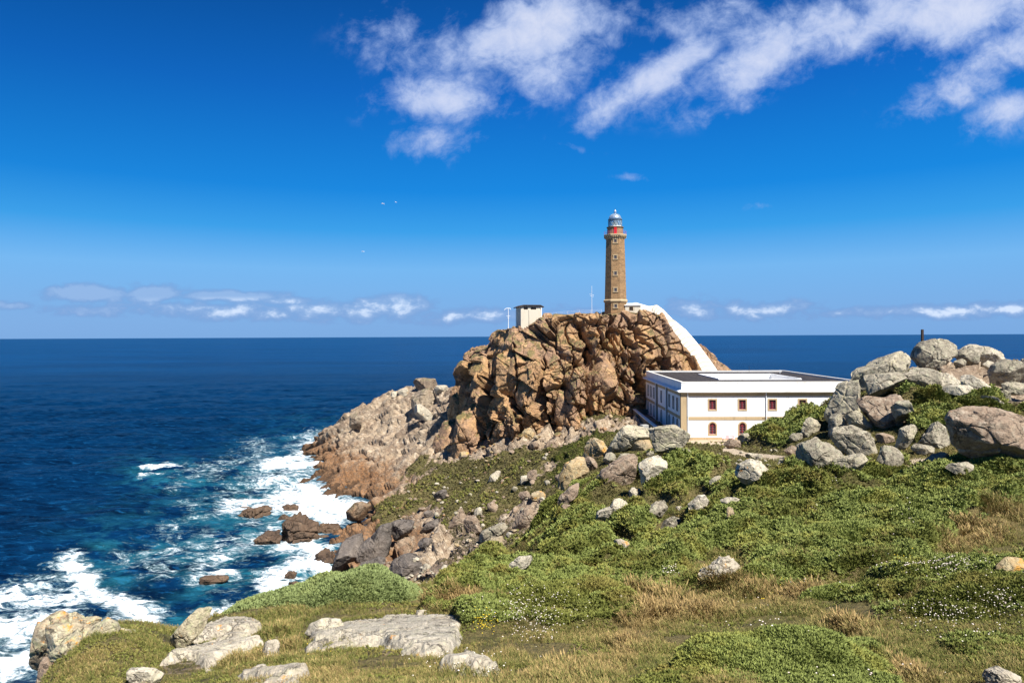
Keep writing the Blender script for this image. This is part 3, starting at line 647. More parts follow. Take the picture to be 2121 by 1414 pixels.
# ------------------------------------------------------------------ the crag under the lighthouse
def interp_line(xs, pts):
    p = np.array(pts, float); return np.interp(xs, p[:, 0], p[:, 1])
def build_crag():
    xs = np.arange(946, 1556, 1.1); n = len(xs)
    top = interp_line(xs, [(946, 905), (952, 850), (957, 748), (962, 735), (974, 730), (980, 722), (1000, 718), (1010, 712), (1016, 706), (1018, 690), (1030, 681), (1068, 679), (1086, 677), (1092, 668), (1108, 660), (1125, 656), (1180, 650), (1240, 647), (1300, 645), (1340, 644), (1362, 647), (1372, 652), (1384, 674), (1411, 703), (1432, 732), (1454, 763), (1480, 785), (1510, 800), (1545, 840), (1556, 860)])
    foot = interp_line(xs, [(946, 925), (960, 925), (1000, 930), (1050, 915), (1155, 890), (1250, 872), (1310, 858), (1380, 850), (1556, 862)])
    yf = interp_line(xs, [(946, 172), (960, 168), (1000, 158), (1050, 152), (1155, 147.5), (1310, 149), (1360, 155), (1556, 158)])
    yt = interp_line(xs, [(946, 176), (960, 178), (1015, 172), (1060, 162), (1155, 157), (1310, 159), (1370, 160), (1450, 161), (1556, 164)])
    nv1, nv2, nv3 = 300, 70, 50
    v = np.linspace(0, 1, nv1)[:, None]
    prof = v ** 1.0
    # face: bulging, steeper at the top
    Yc = yf + (yt - yf) * (0.15 * v + 0.85 * v ** 1.7)
    tpy = foot + (top - foot) * v
    a, b = (xs - CX) / F, (HY - tpy) / F
    U, T = a * CR + b * SR, a * SR - b * CR
    X1 = U * Yc; Z1 = H - T * Yc
    # plateau and back
    zt = Z1[-1]; yt2 = yt + interp_line(xs, [(946, 3), (1000, 8), (1060, 20), (1400, 20), (1460, 14), (1556, 6)])
    v2 = np.linspace(0, 1, nv2)[1:, None]
    Y2 = yt + (yt2 - yt) * v2; X2 = U[-1] * yt + 0 * v2; Z2 = zt - .4 * v2 * (zt > 0) + 0 * Y2
    v3 = np.linspace(0, 1, nv3)[1:, None]
    Y3 = yt2 + 12 * v3; X3 = X2[-1] + 0 * v3; Z3 = Z2[-1] + (14 - Z2[-1]) * v3
    V = np.stack([np.concatenate([X1, X2, X3]), np.concatenate([np.broadcast_to(Yc, X1.shape), np.broadcast_to(Y2, (nv2 - 1, n)), np.broadcast_to(Y3, (nv3 - 1, n))]), np.concatenate([Z1, Z2, Z3])], -1)
    nr = V.shape[0]
    # explicit gullies and buttresses (pixel columns of the cliff face at mid height)
    VX = np.broadcast_to(xs, (nr, n)); vv = np.concatenate([np.broadcast_to(v, (nv1, n)), np.ones((nr - nv1, n))])
    face = np.concatenate([np.ones(nv1), np.zeros(nr - nv1)])[:, None]
    push = np.zeros((nr, n))
    GW = vnoise(V.reshape(-1, 3) * [.02, .02, .22], 177).reshape(nr, n) * 9 + vnoise(V.reshape(-1, 3) * [.02, .02, .7], 178).reshape(nr, n) * 4
    def gully(x0, v0, x1, v1, w, d):
        cx = x0 + (x1 - x0) * np.clip((vv - v0) / (v1 - v0), 0, 1) + GW; on = ss(vv, v0 - .08, v0 + .04) * ss(vv, v1 + .06, v1 - .06)
        return d * np.exp(-((VX - cx) / w) ** 2) * on
    for g in [(1222, .05, 1203, .90, 7, 5.0), (1345, .05, 1296, .72, 9, 3.2), (1150, .0, 1165, .40, 6, 2.5), (1075, .15, 1030, .62, 6, 3.2), (1240, .0, 1300, .45, 8, 2.4), (1385, .15, 1310, .93, 7, 2.2), (985, .0, 1012, .7, 6, 3.4), (1190, .50, 1090, .97, 6, 1.8), (1128, .1, 1112, .8, 2.2, 2.4), (1062, .3, 1058, .9, 2.2, 2.2), (1255, .3, 1238, .9, 2.0, 2.4), (1330, .2, 1322, .9, 2.2, 2.2), (1180, .5, 1172, .95, 2.0, 2.0), (1010, .1, 1000, .7, 2.2, 2.4), (1420, .1, 1350, .9, 2.4, 2.0), (1100, .62, 1030, .30, 2.4, 0), (1305, .45, 1285, .95, 2.0, 2.0), (1290, .50, 1262, .97, 5, 2.0)]: push += gully(*g)
    for g in [(1110, .0, 1075, .75, 26, -2.2), (1240, .35, 1250, .75, 22, -3.0), (1180, -.1, 1185, .45, 13, -3.2), (1040, .45, 1045, .9, 26, -2.6), (975, .3, 985, .9, 16, -2.4), (1320, .5, 1330, .95, 22, -1.4), (1225, -.1, 1220, .35, 16, -2.2)]: push += gully(*g)
    P = V.reshape(-1, 3).copy()
    Q = P.copy(); Q[:, 2] += .75 * P[:, 0]; Q[:, 0] -= .25 * P[:, 2]        # blocks lean with the joints
    wv = np.stack([vnoise(P * .11, 161), vnoise(P * .11, 162), vnoise(P * .11, 163)], 1) * 1.1
    Q = Q + wv
    d0, e0, _ = facet(Q / [5.5, 6, 13], 101, 1.5, .45, .7, .045)
    d1, e1, _ = facet(Q / [2.5, 3.0, 5.5], 102, 1.3, .4, .7, .05)
    d2, e2, _ = facet((Q + wv * .3) / [1.1, 1.4, 2.0], 103, 1.3, .4, .5, .08)
    d3, e3, _ = facet((Q + wv * .5) / [.5, .55, .8], 104, 1.1, .4, .3, .12)
    rough = ss(fbm(P * .10, 2, 131), -.05, .20)        # some faces are smooth slabs, others are broken up
    low = np.clip(1 - vv.ravel(), 0, 1)
    rough = np.maximum(rough, ss(low, .55, .85))
    lw = (P[:, 2] + .50 * P[:, 0] + wv[:, 0] * 1.2 + vnoise(P * .05, 190) * 6) / 5.2; fr = lw - np.floor(lw)
    lw2 = (P[:, 2] * 1.0 - .35 * P[:, 0] + wv[:, 1] * 1.6) / 3.1; fr2 = lw2 - np.floor(lw2)
    led = -(fr ** 1.5) * 1.7 * ss(vnoise(P * .09, 191), -.5, .2) - (fr2 ** 2) * .8 * ss(vnoise(P * .13, 192), -.1, .3)
    D = led + d0 * 2.2 + d1 * (.30 + .75 * rough) + d2 * (.06 + .42 * rough) + d3 * (.03 + .09 * rough) + fbm(P * 1.2, 3, 150) * .08
    # displacement direction: the smooth surface normal
    G = V; du = np.gradient(G, axis=1); dv = np.gradient(G, axis=0); N = np.cross(du, dv); N /= np.linalg.norm(N, axis=2, keepdims=True) + 1e-9
    N[N[..., 2] < -.2] *= -1
    k = np.ones((nr, n)); k[nv1:] = .35; k *= ss(np.minimum(np.arange(n), np.arange(n)[::-1]), 0, 9)[None]
    # keep the skyline where it is: relief fades into the last rows below the top
    k[:nv1] *= (.35 + .65 * ss(1 - vv[:nv1], 0.0, .10))
    D = D.reshape(nr, n) * k
    V = V + N * D[..., None]; V[..., 1] += push * face * ss(1 - vv, 0, .06)
    i = np.arange(nr * n).reshape(nr, n)
    Fq = np.stack([i[:-1, :-1], i[:-1, 1:], i[1:, 1:], i[1:, :-1]], -1).reshape(-1, 4)
    o = mesh_np('rocky_crag', V.reshape(-1, 3), Fq, M['crag'], False)
    tag(o, 'steep brown broken crag that carries the lighthouse', 'crag', kind='structure')
    return V, nv1
CRAG, CRAG_TOP = build_crag()
def crag_z(X, Y):
    d = (CRAG[..., 0] - X) ** 2 + (CRAG[..., 1] - Y) ** 2
    d[:CRAG_TOP - 2] = 9e9
    return float(CRAG[..., 2].ravel()[d.argmin()])

# ------------------------------------------------------------------ boulders
def outline_r(poly):
    p = np.array(poly, float); c = p.mean(0)
    area = 0; cx = cy = 0
    for i in range(len(p)):
        x0, y0 = p[i]; x1, y1 = p[(i + 1) % len(p)]; k = x0 * y1 - x1 * y0; area += k; cx += (x0 + x1) * k; cy += (y0 + y1) * k
    c = np.array([cx, cy]) / (3 * area)
    th = np.linspace(-math.pi, math.pi, 181)[:-1]; r = np.zeros(180)
    for k, a in enumerate(th):
        d = np.array([math.cos(a), -math.sin(a)]); best = 0
        for i in range(len(p)):
            q0 = p[i] - c; e = p[(i + 1) % len(p)] - p[i]; det = -d[0] * e[1] + d[1] * e[0]
            if abs(det) < 1e-9: continue
            t_ = (-q0[0] * e[1] + q0[1] * e[0]) / det; s_ = (d[0] * q0[1] - d[1] * q0[0]) / det
            if t_ > 0 and -1e-6 <= s_ <= 1 + 1e-6: best = max(best, t_)
        r[k] = best or 1
    r = (np.roll(r, 1) + 2 * r + np.roll(r, -1)) / 4
    return c, th, r
def rock_shape(poly, Y=None, thick=.8, seed=0, cuts=12, rough=1.0, n=5, sink=1.15, squash=2.9, block=0.15, up=1.0, free=False):
    c, th, r = outline_r(poly)
    pmax = max(q[1] for q in poly); lo = np.mean([q[0] for q in poly if q[1] > pmax - .25 * (pmax - min(q[1] for q in poly)) - 1])
    R0 = r.mean() / F
    ya, yb = Y if isinstance(Y, tuple) else (Y * .8, Y)
    if not free:      # rest it on the slope: no farther than where its foot or its middle meets the ground
        h1, h2 = hit(lo, pmax - 1.5, ya * .95, yb * 1.2), hit(c[0], c[1] + .6 * (pmax - c[1]), ya * .95, yb * 1.2)
        c_ = [h1 * (1 + R0 * thick * .55)] if h1 else []
        if h2: c_.append(h2 * (1 + R0 * .05))
        if not isinstance(Y, tuple): c_.append(Y)
        Y = max(ya, min(c_)) if c_ else .5 * (ya + yb)
    elif isinstance(Y, tuple): Y = .5 * (ya + yb)
    rg = np.random.default_rng(seed * 13 + 5)
    S_, Fc = sphere(n); d = S_.copy()
    rho = np.hypot(d[:, 0], d[:, 2]); k = (rho ** squash + np.abs(d[:, 1]) ** squash) ** (-1 / squash)
    d = d * k[:, None]; rho = np.hypot(d[:, 0], d[:, 2])
    a = np.arctan2(d[:, 2], d[:, 0])
    rr = np.interp(a, np.append(th, math.pi), np.append(r, r[0])) / F * Y * 1.05
    L = np.stack([rho * rr * np.cos(a), d[:, 1] * thick * R0 * Y, rho * rr * np.sin(a)], 1)
    Rm = R0 * Y
    for q in range(cuts):
        nn = rg.normal(size=3); nn[1] = -abs(nn[1]) - .45 if q < cuts * .7 else abs(nn[1]) + .5; nn /= np.linalg.norm(nn)
        s_ = L @ nn; hmax = s_.max() * rg.uniform(.52, .85); ex = np.maximum(0, s_ - hmax); L = L - nn * (ex * .93)[:, None]
    L[:, 2] = np.where(L[:, 2] < 0, L[:, 2] * sink, L[:, 2] * up)
    base = np.array(W(c[0], c[1], Y))
    P = L + base; dirn = L / (np.linalg.norm(L, axis=1, keepdims=True) + 1e-9)
    ns = 1 / Rm
    D = fbm(P * ns * 1.1, 3, seed) * .075 + fbm(P * ns * 5, 4, seed + 3) * .04
    f1, e1, _ = facet(P * ns * 1.15 + .12 * np.stack([vnoise(P * ns * 2, 5), vnoise(P * ns * 2, 6), vnoise(P * ns * 2, 7)], 1), seed + 9, .6, .3, .8, .035)
    f2, e2, _ = facet(P * ns * 3.2, seed + 15, .6, .3, .3, .07)
    D = D + f1 * (.075 + .12 * block) + f2 * (.018 + .05 * block)
    P = P + dirn * (D * Rm * rough)[:, None]
    return P, Fc, base
def stone(label, poly, Y, mat='boulder', cat='boulder', name='boulder', group=None, parts=None, **k):
    if len(poly) == 4 and not isinstance(poly[0], tuple):      # a bounding box -> an irregular oval
        x0, y0, x1, y1 = poly; rg = random.Random(int(x0 * 7 + y0)); m = 9
        poly = []
        for i in range(m):
            a = 2 * math.pi * (i + rg.uniform(-.25, .25)) / m; q = rg.uniform(.86, 1.06)
            sq = (abs(math.cos(a)) ** 2.6 + abs(math.sin(a)) ** 2.6) ** (-1 / 2.6) * q
            poly.append(((x0 + x1) / 2 + (x1 - x0) / 2 * sq * math.cos(a), (y0 + y1) / 2 + (y1 - y0) / 2 * sq * math.sin(a)))
    seed = k.pop('seed', int(poly[0][0] * 3 + poly[0][1]) % 997)
    w = max(q[0] for q in poly) - min(q[0] for q in poly)
    k.setdefault('n', 6 if w > 70 else 5 if w > 22 else 4)
    P, Fc, b = rock_shape(poly, Y, seed=seed, **k)
    o = mesh_np(name, P, Fc, M[mat], True, origin=(b[0], b[1], P[:, 2].min()))
    return tag(o, label, cat, group)
# ------------------------------------------------------------------ boulders of the right-hand rock pile
G1 = 'boulders of the rock pile right of the house'
def big(label, poly, Y, mat='boulder', **k): return stone(label, poly, Y, mat, group=G1, **k)
big('rounded grey boulder crowning the rock pile beside the dark wooden post', [(1897, 740), (1903, 718), (1915, 709), (1930, 705), (1950, 702), (1970, 706), (1980, 716), (1984, 735), (1978, 755), (1965, 763), (1935, 765), (1910, 757)], 74, 'greyb', thick=1.0)
big('long smooth pale slab sloping down right on top of the rock pile', [(1981, 724), (2010, 715), (2040, 718), (2065, 728), (2092, 747), (2070, 762), (2045, 760), (2010, 745), (1985, 740)], 77, 'pale', thick=1.2)
big('dull grey block tucked under the long pale slab at the skyline', [(1983, 738), (2000, 722), (2020, 722), (2040, 738), (2022, 752), (1995, 758), (1984, 748)], 74.5, 'greyb')
big('long low ledge of rock falling left from the topmost boulder to the roof', [(1752, 800), (1765, 782), (1780, 768), (1830, 745), (1870, 728), (1900, 727), (1905, 755), (1870, 775), (1840, 790), (1790, 800)], 79, 'boulder', thick=1.2, block=.6)
big('dark blocky stone set in the ledge left of the topmost boulder', [(1822, 774), (1835, 752), (1860, 745), (1870, 762), (1852, 777)], 74.5, 'greyb', block=.6)
big('smooth oval boulder lying just below the topmost boulder', [(1872, 785), (1876, 766), (1895, 760), (1925, 762), (1942, 770), (1946, 795), (1935, 804), (1900, 802), (1880, 797)], 68, 'greyb', thick=1.0)
big('pale wedge leaning on the right end of the smooth oval boulder', [(1936, 768), (1965, 775), (1992, 790), (1988, 802), (1950, 812), (1938, 803)], 69.5, 'pale')
big('overhanging cap rock with a dark hollow beneath it', [(1775, 803), (1788, 782), (1815, 775), (1855, 773), (1870, 785), (1873, 805), (1860, 816), (1835, 819), (1810, 816), (1785, 812)], 65, 'greyb', thick=1.15)
big('massive brownish block under the overhanging cap rock', [(1778, 808), (1800, 822), (1840, 826), (1870, 815), (1885, 812), (1888, 840), (1880, 875), (1865, 890), (1835, 890), (1815, 877), (1800, 857), (1783, 832)], 65.6, 'brownb', thick=1.0)
big('pale rounded lobe at the right side of the massive block', [(1845, 832), (1865, 812), (1890, 809), (1893, 840), (1896, 875), (1872, 886), (1857, 862)], 63.5, 'boulder')
big('tall leaning slab at the left edge of the rock pile against the white house', [(1707, 852), (1718, 825), (1738, 800), (1765, 784), (1794, 777), (1788, 800), (1780, 830), (1762, 870), (1752, 893), (1728, 875)], 66.5, 'boulder', thick=1.1)
big('triangular slab wedged between the leaning slab and the massive block', [(1753, 850), (1770, 840), (1790, 865), (1810, 887), (1800, 896), (1765, 884), (1753, 865)], 63.5, 'boulder')
big('dark steep rock at the foot of the tall leaning slab', [(1708, 903), (1712, 870), (1735, 855), (1754, 867), (1757, 892), (1742, 908), (1718, 914)], 63, 'greyb')
big('egg-shaped boulder with a sloping bright right flank in front of the pile', [(1724, 905), (1735, 888), (1755, 881), (1780, 884), (1795, 895), (1806, 915), (1824, 932), (1812, 943), (1790, 947), (1765, 940), (1740, 928)], 57, 'greyb', thick=1.0)
big('wide split boulder with a shadowed left face above the shrubs', [(1650, 930), (1665, 918), (1700, 915), (1730, 919), (1753, 938), (1748, 948), (1708, 957), (1692, 977), (1668, 978), (1655, 955)], 52, 'greyb', thick=1.0, block=.4)
big('low long boulder with an orange lichen spot lying before the wide split boulder', [(1703, 970), (1720, 952), (1760, 945), (1785, 937), (1800, 953), (1800, 968), (1760, 978), (1715, 981)], 50, 'boulder', thick=1.0)
big('lumpy upright boulder standing right of the long low one', [(1806, 958), (1812, 935), (1830, 922), (1852, 921), (1865, 940), (1867, 965), (1850, 975), (1815, 975)], 50, 'greyb')
big('narrow upright rock between the cave hollow and the dark bushes', [(1858, 928), (1866, 888), (1900, 877), (1912, 880), (1892, 900), (1889, 928), (1870, 936)], 57, 'boulder')
big('sloping grey block half buried in dark bushes left of the giant boulder', [(1901, 905), (1920, 885), (1945, 876), (1960, 885), (1974, 910), (1970, 932), (1940, 932), (1908, 924)], 56, 'greyb')
big('small flat-topped boulder below the half buried grey block', [(1889, 930), (1900, 919), (1930, 924), (1950, 935), (1940, 947), (1905, 947)], 53, 'greyb')
big('low dark boulder left of the foot of the giant boulder', [(1913, 957), (1935, 940), (1955, 936), (1970, 950), (1962, 962), (1930, 964)], 50, 'brownb')
big('giant brown-faced boulder at the right edge of the view', [(1975, 868), (1984, 853), (2005, 848), (2035, 845), (2070, 847), (2102, 858), (2138, 882), (2145, 930), (2121, 952), (2090, 957), (2050, 952), (2010, 939), (1990, 921), (1981, 893)], 45, 'brownb', thick=.9, cuts=9)
big('flat grey stone lying in the sandy ground before the giant boulder', [(1956, 968), (1975, 960), (2010, 957), (2031, 968), (2010, 980), (1975, 982)], 44, 'greyb')
big('round dark boulder high on the right, cleft down its middle', [(2055, 777), (2063, 757), (2085, 743), (2105, 748), (2120, 765), (2117, 787), (2095, 797), (2062, 797)], 66, 'greyb', thick=1.0)
big('pale boulder cut by the right picture edge behind the round dark one', [(2108, 760), (2118, 742), (2150, 738), (2170, 760), (2150, 795), (2120, 792)], 69, 'boulder')
big('bare flat slab above the dark bushes in the middle of the pile', [(1950, 802), (1975, 797), (2010, 799), (2023, 812), (2021, 824), (1990, 820), (1958, 813)], 63, 'pale')
big('small pale block on the slope under the long skyline slab', [(2033, 753), (2050, 745), (2067, 760), (2052, 768)], 71.5, 'pale', cuts=10)
big('small knobbly stone touching the right foot of the topmost boulder', [(1978, 746), (1992, 741), (2000, 750), (1993, 763), (1980, 763)], 73, 'greyb')
big('long bare slope of pinkish rock right of the dark bushes', [(2018, 815), (2050, 820), (2085, 843), (2100, 854), (2070, 856), (2030, 834)], 60.5, 'pale', thick=1.4)
big('bare tilted slab between the smooth oval boulder and the round dark one', [(1983, 780), (2010, 776), (2047, 799), (2054, 812), (2010, 806), (1992, 797)], 66.5, 'pale', thick=1.2)
big('low stony ledge below the round dark boulder', [(2058, 803), (2090, 791), (2140, 796), (2140, 812), (2080, 816)], 62, 'boulder')
big('small pale cube-like stone beside the bushes near the right edge', [(2067, 816), (2078, 804), (2090, 814), (2093, 832), (2075, 833)], 60, 'boulder')
big('reddish stone lying in the hollow under the massive block', [(1808, 905), (1820, 898), (1845, 896), (1862, 905), (1850, 920), (1820, 920)], 58.5, 'brownb')
big('pale lumpy stone at the lower left foot of the pile, above the green mound', [(1658, 900), (1664, 872), (1680, 864), (1697, 872), (1698, 895), (1682, 908)], 66, 'boulder')
big('flat dark stone lying on the green mound', [(1630, 905), (1645, 897), (1664, 897), (1668, 909), (1645, 914)], 66, 'greyb')
big('pointed stone in front of the pile between mound and egg-shaped boulder', [(1668, 918), (1690, 904), (1708, 914), (1700, 924), (1675, 925)], 58, 'greyb')
big('broad weathered stone above the wide split boulder path', [(1622, 935), (1640, 922), (1660, 930), (1662, 945), (1640, 950)], 60, 'brownb')
big('low grey stone between the lichen boulder and the wide split boulder', [(1604, 962), (1620, 950), (1652, 952), (1662, 967), (1640, 975), (1612, 972)], 54, 'greyb')
big('pale low stone left of the long low boulder with orange lichen', [(1612, 985), (1625, 972), (1655, 970), (1662, 984), (1640, 993)], 50, 'greyb')

G2 = 'boulders in front of the left corner of the white house'
def mid(label, poly, Y, mat='boulder', **k): return stone(label, poly, Y, mat, group=G2, **k)
mid('big sloping slab with the concrete block on its top', [(1252, 945), (1273, 905), (1288, 883), (1310, 878), (1333, 881), (1355, 888), (1350, 905), (1322, 912), (1300, 922), (1285, 938), (1262, 952)], 69, 'boulder', thick=1.1)
mid('ochre faced wedge leaning under the big sloping slab', [(1288, 922), (1308, 904), (1330, 899), (1347, 913), (1351, 927), (1330, 936), (1303, 937)], 66.3, 'orangeb')
mid('broad pale boulder hiding the foot of the house corner', [(1330, 897), (1345, 888), (1370, 884), (1400, 882), (1420, 893), (1440, 912), (1447, 924), (1410, 928), (1395, 937), (1375, 939), (1355, 934), (1345, 917)], 68, 'boulder', thick=1.0)
mid('upright squarish rock with an ochre lichen face', [(1207, 947), (1214, 917), (1224, 905), (1240, 908), (1262, 912), (1263, 925), (1252, 947), (1230, 951)], 65, 'orangeb', block=.4)
mid('dark rock supporting the upright ochre rock', [(1206, 950), (1220, 944), (1237, 947), (1237, 967), (1222, 980), (1209, 968)], 64.3, 'brownb')
mid('steep lichen-spotted rock forming the left end of the group', [(1156, 1010), (1160, 985), (1173, 960), (1195, 948), (1210, 947), (1214, 965), (1222, 977), (1207, 993), (1182, 1007), (1165, 1018)], 62.5, 'orangeb', block=.4)
mid('large dark-fronted rock in the middle of the group above the heath', [(1233, 998), (1248, 975), (1270, 960), (1290, 948), (1315, 942), (1330, 957), (1328, 978), (1310, 998), (1280, 1007), (1250, 1012)], 60.5, 'brownb', thick=1.0)
mid('smooth pale slab tilted to the right at the bottom of the group', [(1306, 1003), (1308, 980), (1325, 960), (1345, 950), (1374, 941), (1388, 955), (1380, 972), (1357, 990), (1338, 1001), (1320, 1006)], 59, 'pale', thick=.9)
mid('small round speckled boulder above the smooth pale slab', [(1336, 946), (1341, 932), (1350, 926), (1359, 938), (1359, 950), (1348, 955)], 63, 'greyb')
mid('narrow grey stone between ochre wedge and large dark-fronted rock', [(1278, 947), (1285, 940), (1305, 938), (1308, 950), (1290, 956)], 63.5, 'boulder')
mid('jumbled dark stone in the gap behind the upright ochre rock', [(1248, 955), (1257, 938), (1272, 935), (1278, 948), (1268, 962), (1254, 965)], 65.5, 'greyb')
mid('brown splintered rock trailing down below the left end of the group', [(1150, 1050), (1160, 1028), (1180, 1008), (1200, 1000), (1196, 1022), (1178, 1048), (1160, 1060)], 58, 'brownb', block=.7)
mid('rust-coloured small rock below the splintered rock', (1160, 1043, 1185, 1060), 56, 'brownb')
mid('low pale stone at the right foot of the broad pale boulder', (1408, 926, 1434, 946), 66, 'pale')

G3 = 'boulders scattered over the green heath slope'
def sc(label, poly, Y, mat='boulder', **k): return stone(label, poly, Y, mat, group=G3, **k)
NR = (15, 72)
sc('large pale boulder crusted with grey-green lichen below the footpath', [(1526, 985), (1532, 962), (1555, 951), (1580, 957), (1600, 975), (1603, 992), (1575, 1005), (1548, 1006)], 49, 'pale', thick=1.0)
sc('rounded white-grey boulder alone on the slope below the house', [(1425, 1058), (1427, 1035), (1440, 1025), (1460, 1026), (1471, 1040), (1470, 1058), (1450, 1066)], NR, 'pale')
sc('pointed grey boulder just left of the rounded white-grey one', [(1334, 1072), (1345, 1050), (1365, 1035), (1385, 1033), (1388, 1056), (1370, 1068), (1345, 1078)], NR, 'greyb')
sc('jagged two-peaked pale rock in the middle of the heath', [(1228, 1077), (1240, 1058), (1265, 1050), (1275, 1032), (1290, 1035), (1310, 1047), (1292, 1064), (1270, 1074), (1250, 1080)], NR, 'pale', block=.6)
sc('thin grey rock fin rising from the heath in the middle of the slope', [(1363, 1100), (1375, 1078), (1395, 1069), (1422, 1075), (1402, 1087), (1382, 1100)], NR, 'greyb', thick=.5)
sc('low flat pale stone sunk in the heath with an orange tip', (1266, 1117, 1305, 1136), NR, 'pale')
sc('pale loaf-shaped boulder at the lower left edge of the heath', [(1052, 1180), (1056, 1162), (1075, 1152), (1100, 1151), (1105, 1162), (1085, 1175), (1065, 1185)], NR, 'pale')
sc('big gnarled white and grey rock with a hollow, in the foreground heath', [(1443, 1202), (1452, 1185), (1475, 1168), (1492, 1157), (1512, 1156), (1530, 1168), (1545, 1181), (1522, 1199), (1490, 1207), (1460, 1210)], (18, 34), 'pale', block=.7, rough=1.5)
sc('small upright stone with an orange cap beside the dark shrubs', (1504, 1050, 1521, 1078), NR, 'orangeb')
sc('long white streaked stone at the left end of the dark shrubs', (1493, 1028, 1545, 1048), NR, 'pale')
sc('grey low stone in the turf below the footpath', (1466, 985, 1502, 1006), NR, 'greyb')
sc('pale hooked stone half hidden below the tilted pale slab', (1302, 1010, 1330, 1038), NR, 'pale')
sc('small whitish stone right of the pointed grey boulder', (1398, 1048, 1416, 1062), NR, 'pale')
sc('dark boulder by the house wall at the left tip of the green mound', [(1526, 908), (1535, 897), (1552, 896), (1562, 905), (1556, 918), (1535, 920)], 79, 'greyb')
sc('low brown boulder beside the forecourt below the sloping red panel', [(1498, 920), (1512, 908), (1530, 912), (1534, 926), (1512, 931)], 77, 'brownb')
sc('flat pale stone in the trodden ground by the footpath', (1540, 938, 1580, 952), (55, 80), 'pale')
sc('long low grey rock edge at the right margin of the foreground heath', [(2055, 1180), (2070, 1162), (2095, 1156), (2135, 1160), (2135, 1185), (2090, 1186)], (15, 30), 'orangeb')
sc('tan stone in the grass at the bottom right corner', [(2035, 1412), (2045, 1390), (2075, 1385), (2110, 1400), (2150, 1425), (2050, 1430)], (6, 14), 'pale')
sc('small pale stone showing between dry grass tufts in the foreground', (1394, 1270, 1420, 1288), (12, 26), 'pale')
sc('small stone at the right edge of the olive bush in the foreground', (1274, 1232, 1296, 1246), (14, 30), 'pale')
sc('pale stone streak in the dry grass right of the gnarled rock', (1658, 1216, 1706, 1230), (14, 30), 'pale')

G4 = 'rocks on the slope between heath and shore'
def sl(label, poly, mat='boulder', Y=(66, 240), **k): return stone(label, poly, Y, mat, group=G4, **k)
sl('ochre triangular block on the turf at the foot of the crag', [(1078, 908), (1085, 888), (1103, 883), (1109, 896), (1101, 910)], 'orangeb')
sl('flat brown stone on the turf right below the ochre triangular block', (1091, 914, 1118, 930), 'brownb')
sl('sharp tilted tan boulder on the open mid slope', [(1010, 1000), (1016, 984), (1030, 975), (1040, 976), (1036, 990), (1020, 1002)], 'pale')
sl('slender pale stone left of a twin on the upper mid slope', (1077, 980, 1094, 1005), 'pale')
sl('larger tan stone of the pair on the upper mid slope', (1092, 970, 1115, 1000), 'brownb')
sl('dark rounded boulder with a shadow under it in the middle of the mid slope', [(897, 1030), (903, 1020), (918, 1014), (935, 1016), (930, 1030), (912, 1040)], 'dark')
sl('small dark disc-like stone low on the mid slope', (877, 1056, 898, 1072), 'dark')
sl('reddish broken stone on the turf below the crag end', (944, 935, 974, 952), 'orangeb')
sl('round pale-brown boulder low on the mid slope', (1008, 1036, 1032, 1064), 'brownb')
sl('small cream-coloured stone between two darker boulders on the mid slope', (982, 1050, 1002, 1070), 'pale')
sl('elongated pinkish boulder below the cream-coloured stone', [(928, 1090), (940, 1070), (960, 1058), (974, 1062), (962, 1080), (942, 1094)], 'brownb')
sl('cluster-like knobby boulder beside the elongated pinkish one', (958, 1064, 1000, 1104), 'brownb', block=.7)
sl('large smooth dark grey block above the surf', [(758, 1140), (766, 1115), (788, 1090), (810, 1084), (808, 1120), (802, 1152), (780, 1158)], 'dark', thick=1.2)
sl('smooth dark slab leaning on the large dark grey block', [(806, 1085), (825, 1077), (857, 1080), (852, 1102), (830, 1120), (812, 1114)], 'dark')
sl('domed dark boulder just behind the pale bush crest', [(795, 1192), (808, 1167), (835, 1150), (868, 1150), (886, 1172), (872, 1195), (820, 1204)], 'dark', thick=1.1)
sl('black wet-looking boulder left of the domed dark boulder', [(742, 1195), (748, 1165), (770, 1152), (795, 1158), (800, 1180), (790, 1200), (760, 1204)], 'dark')
sl('striped grey slab lying flat on the mid slope', [(868, 1102), (885, 1082), (912, 1073), (918, 1082), (895, 1098), (875, 1110)], 'dark')
sl('low dark rock below the striped grey slab', (862, 1113, 905, 1134), 'dark')
sl('steep brown bluff at the inner corner of the cove', [(713, 1085), (716, 1060), (732, 1043), (760, 1038), (778, 1050), (765, 1066), (745, 1080), (725, 1092)], 'shore', (120, 200))
sl('dark sharp ridge rock dipping into the surf', [(690, 1180), (692, 1150), (712, 1120), (745, 1110), (752, 1140), (742, 1180), (712, 1194)], 'dark', (95, 160), thick=1.3)
sl('flat-topped dark boulder between ridge rock and dark grey block', [(738, 1160), (742, 1128), (762, 1112), (776, 1128), (770, 1160), (750, 1170)], 'dark', (95, 150))
sl('tall orange-stained rock at the left rim of the heath', [(1000, 1160), (1004, 1135), (1018, 1115), (1042, 1112), (1048, 1130), (1035, 1150), (1015, 1166)], 'orangeb', (48, 110), thick=.8)
sl('grey hollowed boulder above the tall orange-stained rock', [(985, 1118), (1000, 1098), (1030, 1085), (1065, 1080), (1070, 1098), (1045, 1112), (1010, 1122)], 'greyb', (48, 120), block=.7)
sl('big pinkish sloping rock beside the dark shrubs on the rim', [(1056, 1092), (1070, 1068), (1095, 1052), (1130, 1046), (1138, 1056), (1110, 1078), (1080, 1096)], 'brownb', (50, 125), block=.5)
sl('rusty rounded rock of the upper pair near the heath rim', (1098, 1015, 1130, 1040), 'orangeb', (60, 130))
sl('grey twin beside the rusty rounded rock near the rim', (1072, 1018, 1100, 1040), 'brownb', (60, 130))
